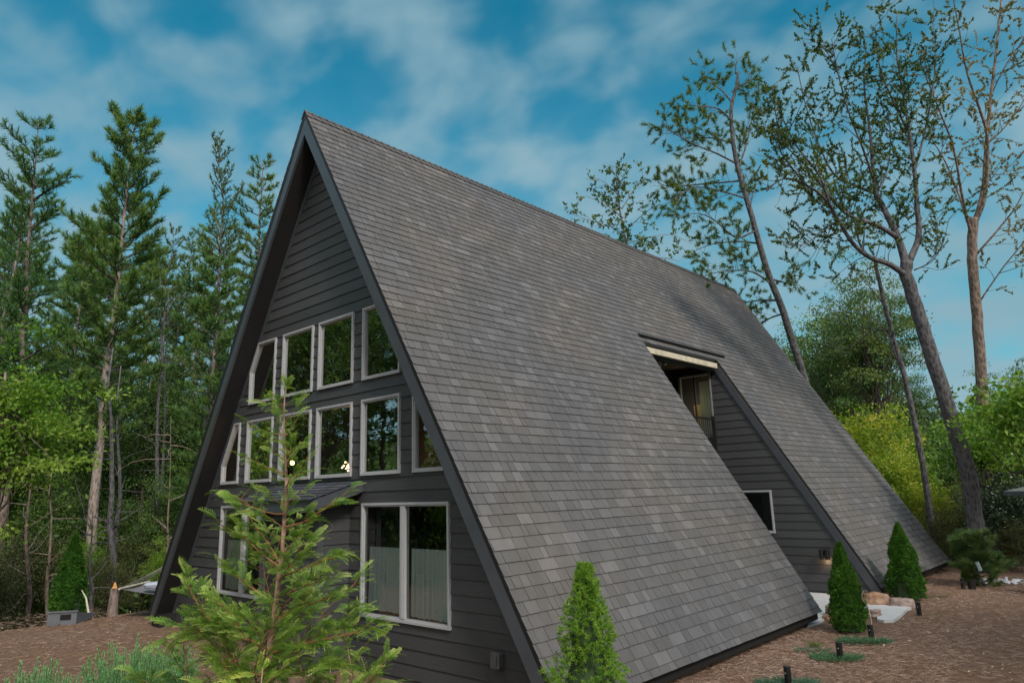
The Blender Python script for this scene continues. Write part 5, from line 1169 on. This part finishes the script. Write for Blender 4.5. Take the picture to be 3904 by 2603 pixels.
# young pine with a nursery tag
pj = pine_mesh(351, 1.7, 0.02, 1.15, F_DPINE, B_GREY, nb=46, K=40, nl=0.17, nw_=0.009, r0=0.025, up=0.55, tl=3)
p = G(2262, 1345); realise(pj, 'young_pine', 'bushy dark green young pine at the edge of the straw bed', 'tree', (p[0], p[1], 0), top_z(2262, 1238, p)/1.62, 0.4, sxy=0.85)
p2 = P(2248, 1300, 14.6); tg = MB(); tg.box(-0.045, 0.045, -0.003, 0.003, -0.09, 0.09); o = tg.build('plant_tag', plain('pale_blue_tag', (0.45, 0.62, 0.68), 0.4, 0.25, 20), None); o.location = p2; o.rotation_euler = (0.1, -0.25, -0.7); tag(o, 'pale blue nursery tag hanging on the young pine', 'plant tag')
p2 = G(2255, 1350); jb = MB(); jb.tube([(0, 0, 0), (0, 0, 0.18)], [0.07, 0.085], 12); o = jb.build('plant_pot', M_BLACK, None); o.location = (p2[0]-0.12, p2[1]-0.3, 0); tag(o, 'black plastic pot at the foot of the young pine', 'plant pot')
# white stones
rng = np.random.default_rng(5); sm = bmesh.new(); Vw = []; Fw = []
for i in range(160):
    bm = bmesh.new(); bmesh.ops.create_icosphere(bm, subdivisions=1, radius=rng.uniform(0.025, 0.06)); c = np.array([rng.uniform(-0.6, 1.6), rng.normal()*0.22, 0.02+0.03*rng.random()]); o_ = len(Vw)
    Vw += [np.array(v.co)*np.array([1, 1, 0.6])+c for v in bm.verts]; Fw += [[o_+v.index for v in f_.verts] for f_ in bm.faces]; bm.free()
Vw = np.array(Vw); o = link('white_stones', np_mesh('white_stones', Vw, np.array(Fw), np.full(len(Vw), .5), plain('white_stone', (0.50, 0.52, 0.58), 0.8, 0.2, 9))); p = G(2315, 1338); o.location = (p[0], p[1]+0.1, 0); o.rotation_euler = (0, 0, 0.1); tag(o, 'strip of white landscaping stones beyond the straw bed', 'stones', None, 'stuff')
# pyramid patio heater
M_STEEL = plain('brushed_steel', (0.42, 0.43, 0.45), 0.35, 0.08, 10, metal=0.7)
p = G(2334, 1368); dirx = np.array([rt0[0], rt0[1]]); hx = p[:2]+dirx*0.70
t = thing('patio_heater', 'black pyramid patio heater with wide metal hood at the right border', 'patio heater', (hx[0], hx[1], 0), -YAW*-1)
def frus(x0, x1, z0, z1):
    b_ = MB(); b_.hull8([(-x0, -x0, z0), (x0, -x0, z0), (x0, x0, z0), (-x0, x0, z0), (-x1, -x1, z1), (x1, -x1, z1), (x1, x1, z1), (-x1, x1, z1)]); return b_
frus(0.25, 0.145, 0.04, 0.75).build('base', M_BLACK, t)
fm = MB()
for sx in (-1, 1):
    for sy in (-1, 1): fm.tube([(sx*0.262, sy*0.262, 0.0), (sx*0.075, sy*0.075, 1.92)], 0.011, 6)
fm.build('frame', M_STEEL, t)
gm = MB(); gm.tube([(0, 0, 0.75), (0, 0, 1.9)], 0.045, 12); gm.build('burner_tube', M_GLASS, t)
frus(0.10, 0.08, 1.86, 1.93).build('burner', M_BLACK, t)
frus(0.37, 0.35, 1.945, 2.02).build('hood_rim', plain('dark_hood', (0.05, 0.06, 0.075), 0.4), t); frus(0.348, 0.10, 2.021, 2.10).build('hood', M_STEEL, t)
# small ornament on a stake in front of the nearer arborvitae
p = G(2001, 1463); t = thing('garden_stake', 'thin garden stake with an oval cage ornament before the nearer arborvitae', 'garden ornament', (p[0], p[1]+0.1, 0), 0.7)
b_ = MB(); b_.tube([(0, 0, 0), (0.0, 0.0, 0.28), (-0.03, 0, 0.48)], 0.006, 6); b_.build('rod', M_CREAM, t)
b_ = MB(); b_.tube([(-0.04+0.055*math.sin(a), 0, 0.57+0.09*math.cos(a)) for a in np.linspace(0, 6.283, 20)], 0.006, 6, cap=False); b_.build('ring', B_WARM, t)
b_ = MB()
for k in range(5): b_.tube([(-0.04-0.04+0.02*k, 0.0, 0.50), (-0.04-0.03+0.015*k, 0.03, 0.57), (-0.04-0.04+0.02*k, 0.0, 0.645)], 0.004, 4)
b_.build('cage', M_CBARK, t)
# left edge of the yard: box, stump, stone, hammock
p = P(152, 1415, 14.0); gz = ground_z(p[0], p[1]); t = thing('garden_box', 'low grey wedge-shaped box with a dark square opening at the ground edge', 'box', (p[0], p[1], gz), 0.95)
M_GBOX = plain('grey_painted_wood', (0.12, 0.13, 0.155), 0.7, 0.12, 6); hgt = (P(152, 1396, 14.0)[2]-gz)*0.8
b_ = MB(); b_.hull8([(-0.26, -0.2, 0), (0.26, -0.2, 0), (0.26, 0.85, 0), (-0.26, 0.85, 0), (-0.26, -0.2, hgt), (0.26, -0.2, hgt), (0.26, 0.85, 0.06), (-0.26, 0.85, 0.06)]); b_.build('body', M_GBOX, t)
b_ = MB(); b_.box(-0.03, 0.16, -0.215, -0.2025, hgt*0.45, hgt*0.85); b_.build('opening', M_BLACK, t)
b_ = MB(); b_.box(-0.28, 0.28, -0.22, -0.19, hgt+0.002, hgt+0.03); b_.build('top_board', M_GBOX, t)
p = P(258, 1408, 15.0); gz = ground_z(p[0], p[1]); t = thing('tree_stump', 'narrow mossy stump snapped off with raw orange wood on top', 'stump', (p[0], p[1], gz-0.1))
hz = P(258, 1352, 15.0)[2]-gz+0.1; b_ = MB(); b_.tube([(0, 0, 0), (0.01, 0, hz*0.5), (0, 0.01, hz)], [0.12, 0.095, 0.09], 12); b_.build('trunk', B_PINE, t)
b_ = MB(); rng = np.random.default_rng(3)
for k in range(9): a = rng.uniform(0, 6.28); r = 0.06*rng.random(); hh = rng.uniform(0.015, 0.07)*(2.0 if k == 0 else 1); b_.tube([(r*math.cos(a), r*math.sin(a), hz-0.01), (r*math.cos(a)-0.02, r*math.sin(a), hz+hh*0.6), (r*math.cos(a)-0.035, r*math.sin(a), hz+hh)], [0.04, 0.03, 0.012], 5)
b_.build('broken_top', plain('raw_orange_wood', (0.62, 0.30, 0.10), 0.8, 0.25, 20), t)
p = P(212, 1560, 5.6); o = boulder('weathered_stump', 'pale grey weathered stump between the two rosemary bushes', (p[0], p[1], 0.40), (0.085, 0.08, 0.42), M_RGREY, 21.0, 0.5, 'stump', amp=0.35)
p = P(345, 1392, 14.6); gz = 0.0; lz = P(345, 1338, 14.6)[2]
t = thing('hammock', 'grey rope hammock on a dark stand beside the left roof foot', 'hammock', (p[0], p[1], ground_z(p[0], p[1])), math.atan2(rt0[1], rt0[0])); zo = t.location.z
Lh = 2.6; b_ = MB(); n = 16; Wh = 0.55
for i in range(n):
    for j in range(6):
        def hp(a, c_): s_ = a*2-1; return ((a)*Lh-0.35, (c_-0.5)*2*Wh, lz-zo-0.05-0.16*(1-s_*s_)-0.05*(1-(2*c_-1)**2))
        b_.face((hp(i/n, j/6), hp((i+1)/n, j/6), hp((i+1)/n, (j+1)/6), hp(i/n, (j+1)/6)))
b_.build('bed', plain('grey_canvas', (0.16, 0.16, 0.18), 0.9, 0.2, 20), t)
for sx in (0, 1):
    b_ = MB(); x = -0.35+sx*Lh; b_.tube([(x, -Wh-0.05, lz-zo-0.045), (x, Wh+0.05, lz-zo-0.045)], 0.022, 8); b_.build('spreader_bar', M_CREAM, t)
    b_ = MB(); xe = 0.30 if sx == 0 else 2.25
    xe = -0.35-0.9 if sx == 0 else x+0.9
    for k in range(9): b_.tube([(x, -Wh+Wh*2*k/8, lz-zo-0.04), (xe if sx else x+0.78, 0, lz-zo+0.42)], 0.003, 4)
    b_.build('ropes', plain('pale_rope', (0.20, 0.21, 0.19), 0.9), t)
b_ = MB(); b_.tube([(0.36, 0, lz-zo+0.46), (0.62, 0, lz-zo-0.10), (0.9, 0, 0.05)], 0.035, 8); b_.build('stand', M_BLACK, t)
pw = boulder('pillow', 'pale blue-white pillow lying on the hammock', (0, 0, 0), (0.30, 0.18, 0.06), plain('pillow_cloth', (0.38, 0.42, 0.52), 0.9, 0.06, 4), 31.0, 0, 'pillow', amp=0.08, sub=3)
pw.location = (t.matrix_basis @ Vector((0.28, -0.2, lz-zo-0.03))); pw.rotation_euler = (0, 0, t.rotation_euler.z+0.2)
# fallen white branch right of the left arborvitae
pa = P(205, 1395, 14.6); pb = P(188, 1355, 15.0); b_ = MB(); b_.tube([pa+np.array([0, 0, -0.12]), (pa+pb)/2+np.array([0.03, 0, 0.02]), pb], [0.022, 0.018, 0.010], 6); tag(b_.build('fallen_branch', plain('bleached_wood', (0.5, 0.46, 0.42), 0.9), None), 'thin bleached branch leaning right of the left arborvitae', 'branch')
# pine straw strands
rng = np.random.default_rng(12); n = 52000; x = np.concatenate([rng.uniform(4.9, 9.5, n//2), rng.uniform(-9, 4, n//4), rng.uniform(4.9, 7.4, n//4)]); y = np.concatenate([rng.uniform(0, 15, n//2), rng.uniform(-4, 0.2, n//4), rng.uniform(0, 8, n//4)])
keep = ~((x > 4.6) & (x < 6.0) & (y > 6.4) & (y < 9.3)) & ~((x > -5.1) & (x < 4.9) & (y > -0.2)); x = x[keep]; y = y[keep]; n = len(x)
pos = np.stack([x, y, 0.006+0.028*rng.random(n)**2], 1); ang = rng.uniform(0, 6.283, n); dr = np.stack([np.cos(ang), np.sin(ang), rng.normal(size=n)*0.22], 1)
V, F, T_ = needles(rng, pos, dr, 0.06+0.08*rng.random(n), 0.0032, rng.random(n))
def straw_mat():
    m, nt, b = mat('dry_pine_straw'); t = tone_node(nt); lk(nt, ramp(nt, t, [(0, (0.15, 0.085, 0.06)), (0.5, (0.34, 0.23, 0.175)), (0.85, (0.48, 0.36, 0.29)), (1, (0.62, 0.51, 0.43))]), b.inputs['Base Color']); b.inputs['Roughness'].default_value = 0.8; return m
tag(link('pine_straw', np_mesh('pine_straw', V, F, T_, straw_mat())), 'loose brown pine straw covering the yard', 'pine straw', None, 'stuff')

# fallen leaves and twigs over the straw
rng = np.random.default_rng(14); n = 2600; x = np.concatenate([rng.uniform(4.9, 9.5, n//2), rng.uniform(-12, 2, n//2)]); y = np.concatenate([rng.uniform(0, 17, n//2), rng.uniform(-4, 2.5, n//2)])
keep = ~((x > 4.6) & (x < 6.0) & (y > 6.4) & (y < 9.3)) & ~((x > -5.1) & (x < 4.9) & (y > -0.2)); x = x[keep]; y = y[keep]; n = len(x); ang = rng.uniform(0, 6.283, n)
pos = np.stack([x, y, np.array([ground_z(a, b_) for a, b_ in zip(x, y)])+0.02+0.02*rng.random(n)], 1)
V, F, T_ = leaves(rng, pos, np.stack([np.cos(ang), np.sin(ang), rng.normal(size=n)*0.25], 1), 0.035+0.045*rng.random(n), 0.022, rng.random(n), flat=np.tile([0, 0, 1.0], (n, 1)))
def litter_mat():
    m, nt, b = mat('dead_leaves'); t = tone_node(nt); lk(nt, ramp(nt, t, [(0, (0.06, 0.035, 0.022)), (0.5, (0.22, 0.12, 0.06)), (0.85, (0.42, 0.27, 0.14)), (1, (0.60, 0.50, 0.36))]), b.inputs['Base Color']); b.inputs['Roughness'].default_value = 0.7; return m
tag(link('leaf_litter', np_mesh('leaf_litter', V, F, T_, litter_mat())), 'scattered dead leaves lying on the straw', 'dead leaves', None, 'stuff')
